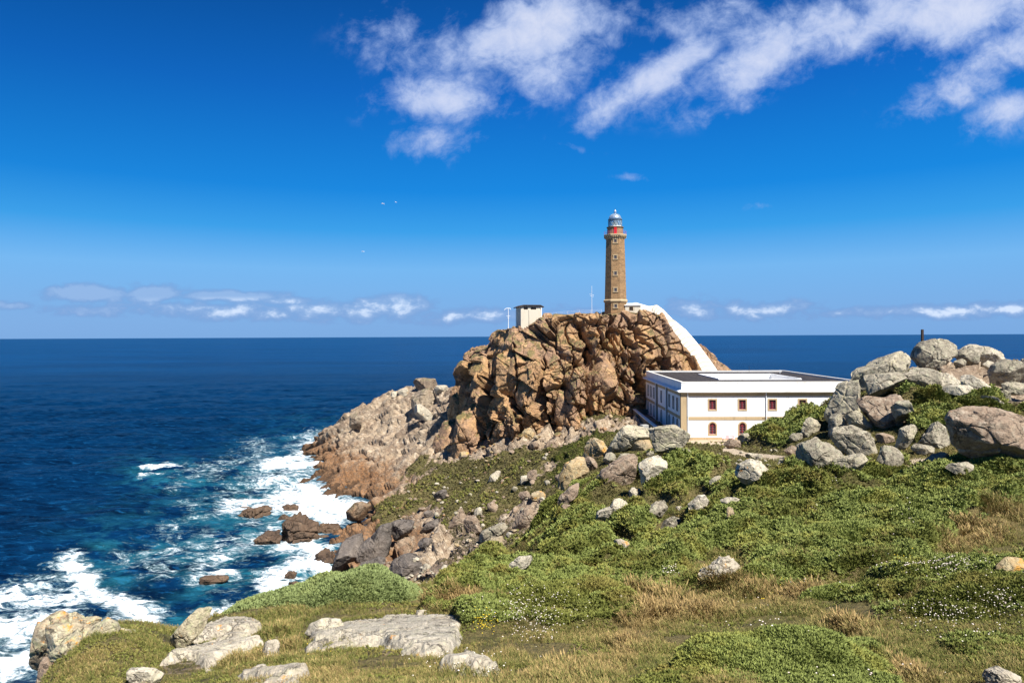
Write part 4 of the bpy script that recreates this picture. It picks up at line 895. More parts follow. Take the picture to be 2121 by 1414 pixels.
sl('tower-like stacked top block of the tor on the headland', [(853, 806), (853, 790), (862, 784), (880, 783), (900, 785), (905, 796), (900, 806), (880, 812)], 'shore', 226, thick=1.0)
sl('fractured pedestal under the top block of the headland tor', [(851, 836), (850, 815), (856, 806), (890, 806), (900, 815), (902, 840), (880, 850), (860, 848)], 'shore', 225, thick=1.1, block=.6)
sl('pale rounded boulder with a hollow at the foot of the headland tor', [(849, 850), (853, 840), (868, 837), (885, 848), (901, 866), (890, 873), (868, 870)], 'pale', 216, thick=1.0)
sl('white boulder on the skyline just right of the headland tor', [(898, 808), (905, 798), (925, 798), (932, 808), (920, 818), (902, 817)], 'pale', 225)
sl('row-end white stone on the skyline left of the headland tor', (824, 804, 848, 822), 'pale', 236)
sl('second white stone on the skyline of the headland', (806, 810, 826, 824), 'pale', 238)
sl('bright prism-shaped rock high on the seaward headland', [(722, 880), (724, 860), (735, 855), (750, 857), (752, 872), (744, 890), (732, 892)], 'shore', 222)
sl('craggy knob between headland tor and crag', [(930, 832), (935, 805), (948, 795), (962, 798), (966, 815), (955, 835)], 'crag', 205, block=.7)

# loose stones strewn over the slope, too alike to tell apart
def loose(n, box, size, Yr, mats, label, group, seed, cond=None):
    rg = random.Random(seed); k = 0; protos = []
    for q in range(5):
        S_, Fc = sphere(3); P = S_.copy(); r2 = np.random.default_rng(seed * 10 + q)
        P *= r2.uniform(.6, 1.15, 3) * [1.15, 1, .75]
        for c in range(8):
            nn = r2.normal(size=3); nn /= np.linalg.norm(nn); s_ = P @ nn; P = P - nn * np.maximum(0, s_ - s_.max() * r2.uniform(.6, .85))[:, None]
        P += S_ * (fbm(S_ * 2.2 + q, 3, seed)[:, None] * .16); protos.append((P, Fc))
    made = {}
    tries = 0
    while k < n and tries < n * 30:
        tries += 1
        px, py = rg.uniform(box[0], box[2]), rg.uniform(box[1], box[3])
        if cond and not cond(px, py): continue
        Y = hit(px, py, *Yr)
        if not Y: continue
        s = Y / F * rg.uniform(*size) * rg.choice((.6, .8, 1, 1.0, 1.3)); u, T = uT(px, py); X = u * Y
        j, m = rg.randrange(5), rg.choice(mats)
        if (j, m) not in made:
            o = mesh_np('stone', protos[j][0], protos[j][1], M[m], True); made[j, m] = o
        else:
            o = made[j, m].copy(); COL.objects.link(o)
        o.location = (X, Y, float(gz(X, Y)[0]) + s * .25); o.scale = (s, s, s * rg.uniform(.7, 1.1)); o.rotation_euler = (rg.uniform(-.5, .5), rg.uniform(-.5, .5), rg.uniform(0, 6.28))
        tag(o, label, 'stone', group); k += 1
inp = lambda poly: (lambda px, py: poly_sd(np.array([px]), np.array([py]), poly)[0] > 0)
loose(85, (930, 985, 1190, 1165), (3.5, 8), (66, 140), ['brownb', 'pale', 'greyb', 'brownb', 'orangeb'], 'loose weathered stone among the scree left of the heath rim', 'loose stones of the scree beside the heath', 3, inp([(930, 1160), (960, 1100), (1000, 1050), (1080, 1010), (1180, 985), (1150, 1060), (1060, 1130), (1000, 1165)]))
loose(60, (700, 1170, 960, 1235), (4, 9), (66, 115), ['brownb', 'pale', 'greyb'], 'rounded stone in the heap of rubble behind the pale bush', 'stones heaped behind the pale bush', 5, inp([(830, 1215), (800, 1200), (880, 1150), (990, 1120), (1000, 1165), (930, 1200), (880, 1225)]))
loose(60, (920, 870, 1400, 960), (3, 6.5), (110, 175), ['brownb', 'crag', 'orangeb'], 'broken brown rock in the rubble along the foot of the crag', 'rubble at the foot of the crag', 6, inp([(900, 980), (930, 930), (1160, 890), (1400, 850), (1400, 870), (1180, 905), (1050, 940), (960, 985)]))
loose(110, (760, 930, 1180, 1130), (1.8, 6.0), (80, 180), ['brownb', 'pale', 'brownb', 'greyb', 'crag'], 'small pale stone lying alone in the turf of the mid slope', 'small stones on the mid slope turf', 8, inp([(800, 1060), (900, 970), (1150, 890), (1130, 990), (1000, 1060), (900, 1120)]))
loose(30, (1450, 920, 1720, 1000), (3, 6), (45, 100), ['pale', 'greyb'], 'trodden pale stone beside the sandy footpath', 'stones along the footpath', 9, inp([(1490, 935), (1560, 925), (1650, 940), (1720, 955), (1640, 970), (1540, 965), (1480, 960)]))
loose(24, (1840, 945, 2121, 990), (3, 7), (38, 60), ['pale', 'brownb'], 'flat stone in the bare ground below the giant boulder', 'stones on the bare ground below the giant boulder', 10)

# ------------------------------------------------------------------ foreground slabs and outcrop
G5 = 'pale flat rocks in the foreground'
def slab(label, poly, Y, mat='pale', thick=.5, flat=True, **k):
    if len(poly) == 4 and not isinstance(poly[0], tuple):
        x0, y0, x1, y1 = poly; poly = [((x0 + x1) / 2 + (x1 - x0) / 2 * math.cos(a) * (1 + .12 * math.sin(5 * a)), (y0 + y1) / 2 + (y1 - y0) / 2 * math.sin(a)) for a in [2 * math.pi * j / 10 for j in range(10)]]
    if not flat: return stone(label, poly, Y, mat, cat='rock slab', name='rock_slab', group=G5, thick=thick, **k)
    xs_, ys_ = [q[0] for q in poly], [q[1] for q in poly]; st = 1.0 if max(xs_) - min(xs_) < 260 else 1.5
    gx, gy_ = np.meshgrid(np.arange(min(xs_) - 8, max(xs_) + 8, st), np.arange(min(ys_) - 6, max(ys_) + 9, st * .7)); sdv = poly_sd(gx, gy_, poly)
    Yh, U = hits(gx.ravel(), gy_.ravel(), 6, 60); X = U * Yh; Z = H - (np.interp(0, [0], [0]) + uTv(gx.ravel(), gy_.ravel())) * Yh
    P = np.stack([X, Yh, Z], 1); seed = int(min(xs_)) % 97
    ppm = F / Y; e = sdv.ravel() + fbm(P * [2.2, 2.2, 2.2], 4, seed) * ppm * .16      # metres of the edge in px
    hh = thick * .42 * ss(e, -1.5, ppm * .14) - .30 * ss(e, 1, -5)
    f1, e1, _ = facet(P * [1.0, 1.5, 1.5] + .3 * np.stack([vnoise(P * 1.6, 5), vnoise(P * 1.6, 6), vnoise(P * 1.6, 7)], 1), seed, .7, .35, .5, .035)
    f2, e2, _ = facet(P * 3.6, seed + 4, .7, .4, .3, .06)
    hh = hh + (f1 * .055 + f2 * .020 + fbm(P * .9, 3, seed + 7) * .07 + fbm(P * 7, 3, seed + 8) * .012) * ss(e, -3, 8)
    P[:, 2] += hh; nr, nc = gx.shape; i = np.arange(nr * nc).reshape(nr, nc)
    Fq = np.stack([i[:-1, :-1], i[:-1, 1:], i[1:, 1:], i[1:, :-1]], -1).reshape(-1, 4); Fq = Fq[(e[Fq] > -6).any(1)]
    used = np.zeros(len(P), bool); used[Fq] = True; rm = np.cumsum(used) - 1
    o = mesh_np('rock_slab', P[used], rm[Fq], M[mat], True, origin=P[used].mean(0)); return tag(o, label, 'rock slab', G5)
def uTv(px, py): return (px - CX) / F * SR - (HY - py) / F * CR
slab('broad cream rock slab with orange lichen dots in the foreground', [(632, 1345), (650, 1318), (690, 1296), (760, 1292), (830, 1278), (900, 1272), (955, 1278), (972, 1292), (955, 1320), (930, 1350), (880, 1358), (800, 1340), (730, 1335), (690, 1340)], 17.5, thick=.55)
slab('raised block at the left end of the broad cream slab', [(626, 1318), (640, 1295), (665, 1283), (705, 1283), (730, 1296), (700, 1310), (660, 1322)], 19.5, thick=.8, flat=False)
slab('tapering cream slab tipped with orange lichen behind the broad slab', [(912, 1262), (950, 1252), (985, 1246), (1002, 1252), (1000, 1266), (970, 1268)], 23, 'pale', thick=.8)
slab('long pale slab running up to the right from the cliff edge', [(325, 1378), (350, 1358), (420, 1338), (480, 1322), (540, 1322), (550, 1332), (500, 1352), (450, 1372), (425, 1392), (410, 1376), (370, 1370)], 19, thick=.55)
slab('upper pale slab below the pale bush, split by grass', [(384, 1336), (405, 1318), (430, 1300), (470, 1290), (538, 1289), (540, 1300), (500, 1320), (440, 1330)], 22, thick=.8)
slab('tall slanting rock at the cliff edge with an orange tip', [(318, 1372), (335, 1340), (362, 1310), (385, 1282), (405, 1264), (432, 1262), (438, 1274), (425, 1300), (400, 1325), (350, 1362)], 24.5, 'outcrop', thick=.7, flat=False)
slab('small rounded stone pair beside the long pale slab', [(540, 1365), (548, 1330), (570, 1318), (584, 1325), (578, 1345), (580, 1358), (560, 1362)], 18.2, thick=.8, flat=False)
slab('low pale slab at the bottom edge left of centre', [(485, 1408), (500, 1398), (560, 1390), (625, 1390), (640, 1404), (610, 1420), (500, 1425)], 13, thick=.55)
slab('crumbling pale slab half covered by grass near the bottom centre', [(908, 1388), (930, 1378), (965, 1372), (990, 1380), (1035, 1384), (1030, 1396), (975, 1402), (930, 1398)], 12.2, thick=.55)
slab('small pale slab edge in the turf above the crumbling slab', (958, 1357, 990, 1370), 13.6, thick=.6)
slab('pale stone among dry plants at the bottom left', [(240, 1402), (270, 1386), (320, 1384), (335, 1398), (320, 1425), (260, 1425)], 16.5, thick=.8, flat=False)
slab('thin white stone chip in front of the pale bush', (860, 1262, 886, 1274), 23, thick=.8, flat=False)
G6 = 'lichen covered rocks of the cliff edge outcrop'
def oc(label, poly, Y, mat='outcrop', **k): return stone(label, poly, Y, mat, cat='rock', name='outcrop_rock', group=G6, **k)
oc('tall orange-streaked block forming the left end of the cliff outcrop', [(70, 1325), (78, 1295), (95, 1280), (120, 1271), (135, 1275), (140, 1295), (132, 1320), (118, 1350), (108, 1380), (85, 1400), (74, 1375)], 24.5, thick=1.1, block=.4)
oc('dark reddish cliff foot below the orange-streaked block', [(73, 1375), (90, 1365), (112, 1378), (125, 1400), (120, 1470), (78, 1480)], 24.7, 'brownb', thick=1.3, block=.8, sink=1.6)
oc('yellow-green lichen covered block right of the orange-streaked one', [(108, 1362), (112, 1335), (128, 1315), (148, 1305), (163, 1325), (172, 1355), (150, 1368), (128, 1376)], 23.7, thick=1.0)
oc('rear block of the cliff outcrop with a notch on top', [(130, 1290), (145, 1272), (160, 1268), (172, 1280), (195, 1277), (212, 1292), (200, 1310), (165, 1320), (140, 1312)], 25.3, thick=1.0, block=.5)
oc('big rounded lichen block in the centre of the cliff outcrop', [(172, 1352), (175, 1325), (185, 1300), (212, 1284), (238, 1294), (243, 1308), (220, 1325), (195, 1340), (183, 1356)], 24.3, thick=1.1)
oc('low ribbed rock sloping right at the end of the cliff outcrop', [(215, 1332), (235, 1302), (265, 1303), (298, 1310), (305, 1322), (275, 1332), (240, 1338)], 24.8, thick=1.0, block=.5)
oc('thin rock tongue reaching right from the cliff outcrop', [(270, 1332), (300, 1318), (335, 1322), (340, 1330), (300, 1340)], 25.5, thick=1.2)
oc('shaded rock filling the middle gap of the cliff outcrop', [(95, 1300), (150, 1290), (210, 1300), (240, 1315), (225, 1345), (170, 1375), (110, 1385)], 25.6, 'outcrop', thick=.8)
oc('small dark wedge stone below the big rounded lichen block', (158, 1350, 186, 1382), 23.2, 'brownb')

# ------------------------------------------------------------------ rocks in the surf
G7 = 'rocks standing in the surf'
def sea_rock(label, poly, bottom, **k):
    k.setdefault('thick', 1.3); k.setdefault('block', 1.5); k.setdefault('sink', 1.9); k.setdefault('cuts', 12); k.setdefault('rough', 1.5)
    return stone(label, poly, Ysea(bottom, 600), 'searock', free=True, cat='sea rock', name='sea_rock', group=G7, **k)
sea_rock('flat-backed brown rock with water running off its left side, farthest out in the surf', [(483, 1078), (495, 1066), (515, 1056), (540, 1052), (557, 1056), (556, 1070), (535, 1080), (515, 1078), (490, 1082)], 1074)
sea_rock('small dark ledge touching the flat-backed brown rock', (494, 1049, 522, 1060), 1056)
sea_rock('small brown rock between flat-backed rock and main islet', [(577, 1060), (582, 1050), (600, 1047), (618, 1050), (617, 1060), (600, 1067), (585, 1066)], 1062)
sea_rock('rounded left shoulder of the main islet', [(527, 1133), (533, 1115), (548, 1103), (572, 1102), (585, 1112), (582, 1128), (560, 1136)], 1126)
sea_rock('high broken middle of the main islet in the surf', [(578, 1118), (583, 1098), (600, 1078), (612, 1068), (632, 1070), (655, 1085), (656, 1108), (640, 1130), (615, 1134), (590, 1130)], 1118)
sea_rock('low pointed rear rock of the main islet', (573, 1068, 602, 1086), 1080)
sea_rock('low tawny rock between main islet and shore', [(655, 1098), (662, 1086), (680, 1084), (702, 1090), (698, 1104), (675, 1110), (658, 1108)], 1104)
sea_rock('small wet rock just below the low tawny rock', (650, 1108, 682, 1124), 1118)
sea_rock('slanting dark rock at the shore below the islet', [(650, 1166), (656, 1150), (672, 1138), (690, 1142), (694, 1165), (672, 1178), (655, 1176)], 1168)
sea_rock('long flat whale-backed rock awash in the lower surf', [(404, 1204), (415, 1196), (440, 1194), (470, 1194), (472, 1200), (455, 1208), (425, 1211)], 1204, block=.2)
sea_rock('small pointed brown rock in the lower surf', [(589, 1200), (594, 1186), (604, 1182), (616, 1190), (608, 1198)], 1196)
sea_rock('smallest dark rock in the lower surf near the bush', (597, 1203, 620, 1220), 1212)
sea_rock('brown rock in the lower surf showing above the pale bush', [(648, 1198), (655, 1188), (675, 1188), (694, 1195), (690, 1212), (655, 1212)], 1200)
# ------------------------------------------------------------------ building materials
def wall_fn(c, d=(0.45, 0.42, 0.36), amt=0.35, sc=1.0):
    def fn(t, b):
        tc = t.node('ShaderNodeTexCoord').outputs['Object']
        n = t.m('ADD', t.m('MULTIPLY', t.noise(t.vm('MULTIPLY', tc, (.8 * sc, .8 * sc, .35 * sc)), 1.0, 7, .7), .6), t.m('MULTIPLY', t.noise(t.vm('MULTIPLY', tc, (4 * sc, 4 * sc, .25 * sc)), 1.0, 5, .7), .4)); f = t.noise(tc, 5.0 * sc, 5, .6)
        col = t.mix(t.m('MULTIPLY', t.ss(n, .50, .66), amt), c, d)
        chips = t.m('MULTIPLY', t.ss(t.noise(tc, 2.6 * sc, 6, .75), .69, .71), amt)
        col = t.mix(chips, col, (.22, .19, .15))
        return col, t.bump(f, .3, .02)
    return fn
M['white'] = material('white_plaster', wall_fn((.83, .83, .82), (.60, .57, .50), .8), .85)
M['whitewall'] = material('white_limewash', wall_fn((.80, .77, .70), (.58, .53, .44), .5), .9)
M['concrete'] = material('beige_concrete', wall_fn((.56, .51, .41), (.40, .35, .27), .8), .9)
M['concdark'] = material('grey_concrete', wall_fn((.36, .35, .32), (.22, .21, .19), .8), .9)
M['stone'] = material('granite_trim', wall_fn((.45, .34, .20), (.30, .22, .13), .9, 1.2), .9)
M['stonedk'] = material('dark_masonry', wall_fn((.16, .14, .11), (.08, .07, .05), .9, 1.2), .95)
def block_fn(t, b):
    tc = t.node('ShaderNodeTexCoord').outputs['Object']; x, y, z = t.sep(tc)[0:3]
    ang = t.m('MULTIPLY', t.m('ARCTAN2', x, y), 2.6)
    br = t.node('ShaderNodeTexBrick', {'Vector': t.comb(ang, z, 0), 'Scale': 1.0, 'Mortar Size': .018, 'Brick Width': .95, 'Row Height': .46, 'Color1': (.34, .205, .098, 1), 'Color2': (.21, .130, .066, 1), 'Mortar': (.36, .25, .15, 1), 'Bias': -.1})
    n = t.noise(tc, 1.1, 6, .7); n2 = t.noise(tc, 4.0, 5, .7)
    col = t.mix(t.m('MULTIPLY', t.ss(n, .54, .70), .5), br.outputs['Color'], (.38, .27, .15))
    col = t.mix(t.m('MULTIPLY', t.ss(n2, .54, .64), .7), col, (.10, .065, .035))
    return col, t.bump(t.m('ADD', t.m('MULTIPLY', br.outputs['Fac'], -1), n2), .6, .06)
M['tower'] = material('tower_granite', block_fn, .92)
M['red'] = material('red_painted_wood', lambda t, b: ((.23, .035, .045),), .5)
M['redbright'] = material('bright_red_door', lambda t, b: ((.55, .015, .012),), .45)
M['railred'] = material('purple_red_rail', lambda t, b: ((.36, .10, .30),), .5)
def glass_fn(t, b): b.inputs['Specular IOR Level'].default_value = .6; return ((.10, .095, .11), None, .15)  # base colour lifted to grey, standing in for a pale reflection on the glass
M['pane'] = material('dark_window_glass', glass_fn)
M['blackwood'] = material('weathered_dark_wood', lambda t, b: (t.mix(t.noise(t.node('ShaderNodeTexCoord').outputs['Object'], 4, 4), (.03, .02, .015), (.07, .05, .04)),), .9)
M['metal'] = material('white_metal', lambda t, b: ((.7, .72, .74),), .5)
M['steel'] = material('blue_grey_steel', lambda t, b: ((.13, .20, .27),), .45)
def dome_fn(t, b): b.inputs['Metallic'].default_value = .6; return ((.42, .52, .64), None, .32)
M['dome'] = material('silver_dome', dome_fn)
def lglass(t, b):
    b.inputs['Alpha'].default_value = .30; b.inputs['Specular IOR Level'].default_value = .7; return ((.55, .72, .85), None, .05)
M['lantern'] = material('lantern_glass', lglass)
M['brass'] = material('lamp_optic', lambda t, b: ((.55, .48, .25), None, .2))
def roof_fn(t, b):
    tc = t.node('ShaderNodeTexCoord').outputs['Object']; x, y, z = t.sep(tc)[0:3]
    n = t.noise(tc, 1.3, 6, .7); ln = t.m('PINGPONG', x, .5)
    col = t.mix(t.ss(n, .4, .65), (.022, .020, .021), (.060, .052, .050))
    col = t.mix(t.m('MULTIPLY', t.ss(t.noise(tc, 4, 5, .75), .62, .68), .7), col, (.30, .28, .25))
    return col, t.bump(n, .4, .05)
M['roof'] = material('dark_bitumen_roof', roof_fn, .85)
M['paving'] = material('brown_paving', wall_fn((.20, .15, .12), (.11, .085, .07), .8), .95)

# ------------------------------------------------------------------ keepers' house
def wall_holes(mb, L, Hh, holes, place, depth=.32):
    """a wall 0..L x 0..Hh in (s, z) with rectangular or arched openings [(s0,s1,z0,z1,arch)], placed by place(s, z, inward)"""
    xs = sorted({0, L, *[h[0] for h in holes], *[h[1] for h in holes]}); zs = sorted({0, Hh, *[h[2] for h in holes], *[h[3] for h in holes]})
    for i in range(len(xs) - 1):
        for j in range(len(zs) - 1):
            cx, cz = (xs[i] + xs[i + 1]) / 2, (zs[j] + zs[j + 1]) / 2
            if any(h[0] < cx < h[1] and h[2] < cz < h[3] for h in holes): continue
            mb.quad(place(xs[i], zs[j], 0), place(xs[i + 1], zs[j], 0), place(xs[i + 1], zs[j + 1], 0), place(xs[i], zs[j + 1], 0))
    for s0, s1, z0, z1, arch in holes:
        r = (s1 - s0) / 2; m = (s0 + s1) / 2
        if arch:
            pts = [(m + r * math.cos(a), z1 - r + r * math.sin(a)) for a in [math.pi * k / 10 for k in range(11)]]
            for k in range(10):      # spandrels and arched reveal
                a, b2 = pts[k], pts[k + 1]
                mb.quad(place(*a, 0), place(a[0], z1, 0), place(b2[0], z1, 0), place(*b2, 0)); mb.quad(place(*a, 0), place(*b2, 0), place(*b2, depth), place(*a, depth))
            ztop = z1 - r
        else:
            ztop = z1; mb.quad(place(s0, z1, 0), place(s1, z1, 0), place(s1, z1, depth), place(s0, z1, depth))
        for s in (s0, s1): mb.quad(place(s, z0, 0), place(s, ztop, 0), place(s, ztop, depth), place(s, z0, depth))
        mb.quad(place(s0, z0, 0), place(s1, z0, 0), place(s1, z0, depth), place(s0, z0, depth))
def window(par, s0, s1, z0, z1, arch, place, frame_m, surround_m, sw=.22, lab=None):
    def arc(a, b, za, zb, n=10):
        r = (b - a) / 2; m = (a + b) / 2
        return [(b, za)] + [(m + r * math.cos(math.pi * k / n), zb - r + r * math.sin(math.pi * k / n)) for k in range(n + 1)] + [(a, za)] if arch else [(b, za), (b, zb), (a, zb), (a, za)]
    outer, inner = arc(s0 - sw, s1 + sw, z0 - sw, z1 + sw), arc(s0, s1, z0, z1)
    mb = MB(); n = len(outer)
    for k in range(n):
        a, b2, c, d = outer[k], outer[(k + 1) % n], inner[(k + 1) % n], inner[k]
        mb.quad(place(*a, -.06), place(*b2, -.06), place(*c, -.06), place(*d, -.06))
        mb.quad(place(*a, -.06), place(*b2, -.06), place(*b2, .03), place(*a, .03)); mb.quad(place(*c, -.06), place(*d, -.06), place(*d, .03), place(*c, .03))
    w = mb.build('window', surround_m, par)
    f = MB(); fr = .10
    inn2 = arc(s0 + fr, s1 - fr, z0 + fr, z1 - fr)
    for k in range(n):
        a, b2, c, d = inner[k], inner[(k + 1) % n], inn2[(k + 1) % n], inn2[k]; f.quad(place(*a, .14), place(*b2, .14), place(*c, .14), place(*d, .14)); f.quad(place(*c, .14), place(*d, .14), place(*d, .24), place(*c, .24))
    def bar(a0, a1, b0, b1):
        p = [place(a0, b0, .13), place(a1, b0, .13), place(a1, b1, .13), place(a0, b1, .13)]; q = [place(a0, b0, .22), place(a1, b0, .22), place(a1, b1, .22), place(a0, b1, .22)]
        f.add(p + q, [(0, 1, 2, 3), (4, 5, 6, 7), (0, 1, 5, 4), (1, 2, 6, 5), (2, 3, 7, 6), (3, 0, 4, 7)])
    m = (s0 + s1) / 2; bar(m - .07, m + .07, z0 + fr, z1 - fr - (.02 if arch else 0))
    zt = z1 - ((s1 - s0) / 2 if arch else fr)
    for k in ((1, 2, 3) if not arch else (1, 2)):
        zz = z0 + (zt - z0) * k / (4 if not arch else 3); bar(s0 + fr, s1 - fr, zz - .03, zz + .03)
    if arch: bar(s0 + fr * .5, s1 - fr * .5, zt - .06, zt + .06)
    f.build('frame', frame_m, w)
    MB().add([place(s, z, .25) for s, z in inner], [tuple(range(n))]).build('pane', M['pane'], w)
    return w

def build_house():
    c = W(1411.5, 905, 115.0); L, D, Hh = 30.3, 37.0, 7.75; c.z = 22.75
    rz = math.radians(-2.0)
    h = empty('keepers_house', c, rz, label='long white two storey house with flat roof and red windows below the crag', cat='house')
    front = lambda s, z, i: (s, i, z); left = lambda s, z, i: (i, s, z); right = lambda s, z, i: (L - i, s, z); back = lambda s, z, i: (s, D - i, z)
    mb = MB(); fh = []; lh = []
    for k in range(5):
        s = 5.2 + 4.98 * k; fh.append((s - .56, s + .56, 4.78, 6.36, False))
        if k == 2: fh.append((s - 1.25, s + 1.25, .35, 3.05, True))
        else: fh.append((s - .55, s + .55, .62, 2.55, True))
    sl_ = [2.6, 5.6, 9.0, 18.2, 24.6, 29.2, 33.6]
    sl_ = [3.2, 6.6, 10.3, 18.3, 26.6, 30.2, 33.8]
    for s in sl_: lh.append((s - .55, s + .55, 4.3, 6.36, False)); lh.append((s - .55, s + .55, .55, 2.75, True))
    wall_holes(mb, L, Hh, fh, front); wall_holes(mb, D, Hh, lh, left); wall_holes(mb, D, Hh, [], right); wall_holes(mb, L, Hh, [], back)
    mb.build('wall', M['white'], h)
    for q in fh: window(h, *q, front, M['red'], M['stone'])
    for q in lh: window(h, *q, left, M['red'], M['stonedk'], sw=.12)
    def belt(z0, z1, out, name, mat, front_only=False):
        m = MB(); o = out
        m.box(-o, L + o, -o, 0.002, z0, z1); m.box(-o, .002, .004, D + o, z0, z1); m.box(L - .002, L + o, .004, D + o, z0, z1); m.box(.004, L - .004, D, D + o, z0, z1)
        return m.build(name, mat, h)
    belt(7.0, 7.62, .06, 'frieze', M['stone']); belt(3.02, 3.56, .06, 'string_course', M['stone']); belt(-1.5, .08, .10, 'plinth', M['stone'])
    # cornice sloping out under the parapet
    m = MB(); o = .62
    prof = [(0.0, 7.55), (o, 7.72), (o, 7.86), (.05, 8.12), (0.0, 8.12)]
    for j in range(len(prof) - 1):
        (a, z0), (b2, z1) = prof[j], prof[j + 1]
        A = [(-a, -a), (L + a, -a), (L + a, D + a), (-a, D + a)]; B = [(-b2, -b2), (L + b2, -b2), (L + b2, D + b2), (-b2, D + b2)]
        for k in range(4): m.quad((*A[k], z0), (*A[(k + 1) % 4], z0), (*B[(k + 1) % 4], z1), (*B[k], z1))
    m.build('cornice', M['white'], h)
    # parapet ring
    def ring(x0, x1, y0, y1, w, z0, z1, name, mat, e=0.0):
        q = MB(); q.box(x0 - e, x1 + e, y0 - e, y0 + w + e, z0, z1); q.box(x0 - e, x1 + e, y1 - w - e, y1 + e, z0, z1); q.box(x0 - e, x0 + w + e, y0 + w + e + .001, y1 - w - e - .001, z0, z1); q.box(x1 - w - e, x1 + e, y0 + w + e + .001, y1 - w - e - .001, z0, z1)
        return q.build(name, mat, h)
    ring(.05, L - .05, .05, D - .05, .32, 8.0, 9.3, 'parapet', M['white'])
    ring(.05, L - .05, .05, D - .05, .32, 9.3, 9.42, 'parapet_cap', M['whitewall'], .05)
    # roof sheet with the courtyard opening
    X0, X1, Y0, Y1 = 10.6, 25.6, 15.5, 31.5; r = MB()
    zr, zi = 9.12, 8.75
    O = [(.36, .36), (L - .36, .36), (L - .36, D - .36), (.36, D - .36)]; I = [(X0, Y0), (X1, Y0), (X1, Y1), (X0, Y1)]
    for k in range(4): r.quad((*O[k], zr), (*O[(k + 1) % 4], zr), (*I[(k + 1) % 4], zi), (*I[k], zi))
    r.build('roof', M['roof'], h)
    cw = MB(); w = .3
    cw.box(X0 - w, X1 + w, Y0 - w, Y0, 3, 8.86); cw.box(X0 - w, X1 + w, Y1, Y1 + w, 3, 9.0); cw.box(X0 - w, X0, Y0 + .001, Y1 - .001, 3, 9.0); cw.box(X1, X1 + w, Y0 + .001, Y1 - .001, 3, 9.0)
    cw.build('courtyard_wall', M['white'], h)
    MB().box(X0, X1, Y0, Y1, 2.8, 3.0).build('courtyard_floor', M['white'], h)
    # corner pilasters
    for (x0, x1, y0, y1) in ((-.1, .85, -.1, .0), (L - .85, L + .1, -.1, .0)): MB().box(x0, x1, y0, y1, .25, 7.55).build('corner_stone', M['stone'], h)
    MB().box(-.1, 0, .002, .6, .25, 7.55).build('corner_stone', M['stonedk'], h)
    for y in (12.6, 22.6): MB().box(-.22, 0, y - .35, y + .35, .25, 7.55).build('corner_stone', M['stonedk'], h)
    for x in (1.05, 14.1, 28.9): MB().tube((x, -.14, .2), (x, -.14, 7.6), .08, 8).build('downpipe', M['metal'], h)
    for y in (12.0, 23.2): MB().tube((-.32, y, .2), (-.32, y, 7.6), .09, 8).build('downpipe', M['metal'], h)
    # carved lettering on the string course
    tx = bpy.data.curves.new('lettering', 'FONT'); tx.body = 'FARO DE CABO VILANO'; tx.size = .33; tx.align_x = 'CENTER'; tx.align_y = 'CENTER'; tx.extrude = .01; tx.space_character = 1.0
    tx.materials.append(M['blackwood']); to = bpy.data.objects.new('text_source', tx); COL.objects.link(to); bpy.context.view_layer.update()
    tm = bpy.data.meshes.new_from_object(to.evaluated_get(bpy.context.evaluated_depsgraph_get())); bpy.data.objects.remove(to)
    to = bpy.data.objects.new('lettering', tm); COL.objects.link(to); to.parent = h
    to.rotation_euler = (math.pi / 2, 0, 0); to.location = (5.2 + 4.98 * 2 + .1, -.075, 3.27)
    # aerials on the roof
    MB().tube((21.8, 34, 9.1), (21.8, 34, 10.6), .03, 6).build('aerial', M['blackwood'], h)
    MB().tube((27.0, 30, 9.1), (27.0, 30, 9.9), .05, 6).build('vent_pipe', M['metal'], h)
    return h
HOUSE = build_house()
def build_terrace():
    a = W(1313.6, 847.5, 149.5); b = W(1353, 880, 123.5); a.z = b.z = 23.95
    d = (b - a).normalized(); n = Vector((d.y, -d.x, 0)).normalized()
    e = empty('terrace_wall', (a.x, a.y, 20.5), 0, label='low stone retaining wall with pale coping along the left side of the white house', cat='wall')
    def pr(p, q, w, z0, z1, name, mat):
        p, q = p - Vector(e.location), q - Vector(e.location); dd = (q - p).normalized(); nn = Vector((-dd.y, dd.x, 0)) * w / 2; v = []
        for z in (z0, z1): v += [(p.x - nn.x, p.y - nn.y, z), (q.x - nn.x, q.y - nn.y, z), (q.x + nn.x, q.y + nn.y, z), (p.x + nn.x, p.y + nn.y, z)]
        MB().add(v, [(3, 2, 1, 0), (4, 5, 6, 7), (0, 1, 5, 4), (1, 2, 6, 5), (2, 3, 7, 6), (3, 0, 4, 7)]).build(name, mat, e)
    b2 = b + d * 5
    c = a + Vector((4.2, .6, 0))
    pr(a, b2, .5, -3, 3.33, 'wall_body', M['stonedk']); pr(a, b2, .66, 3.33, 3.47, 'coping', M['whitewall'])
    pr(a + Vector((.4, 0, 0)), c, .5, -3, 3.33, 'end_wall', M['stonedk'])
    f = MB(); z = 22.72
    f.add([(a.x, a.y, z), (b2.x, b2.y, z), (b2.x + 5.5, b2.y, z), (a.x + 5.5, a.y, z)], [(0, 1, 2, 3)])
    tag(f.build('side_path', M['paving']), 'paved side path', kind='structure')
build_terrace()

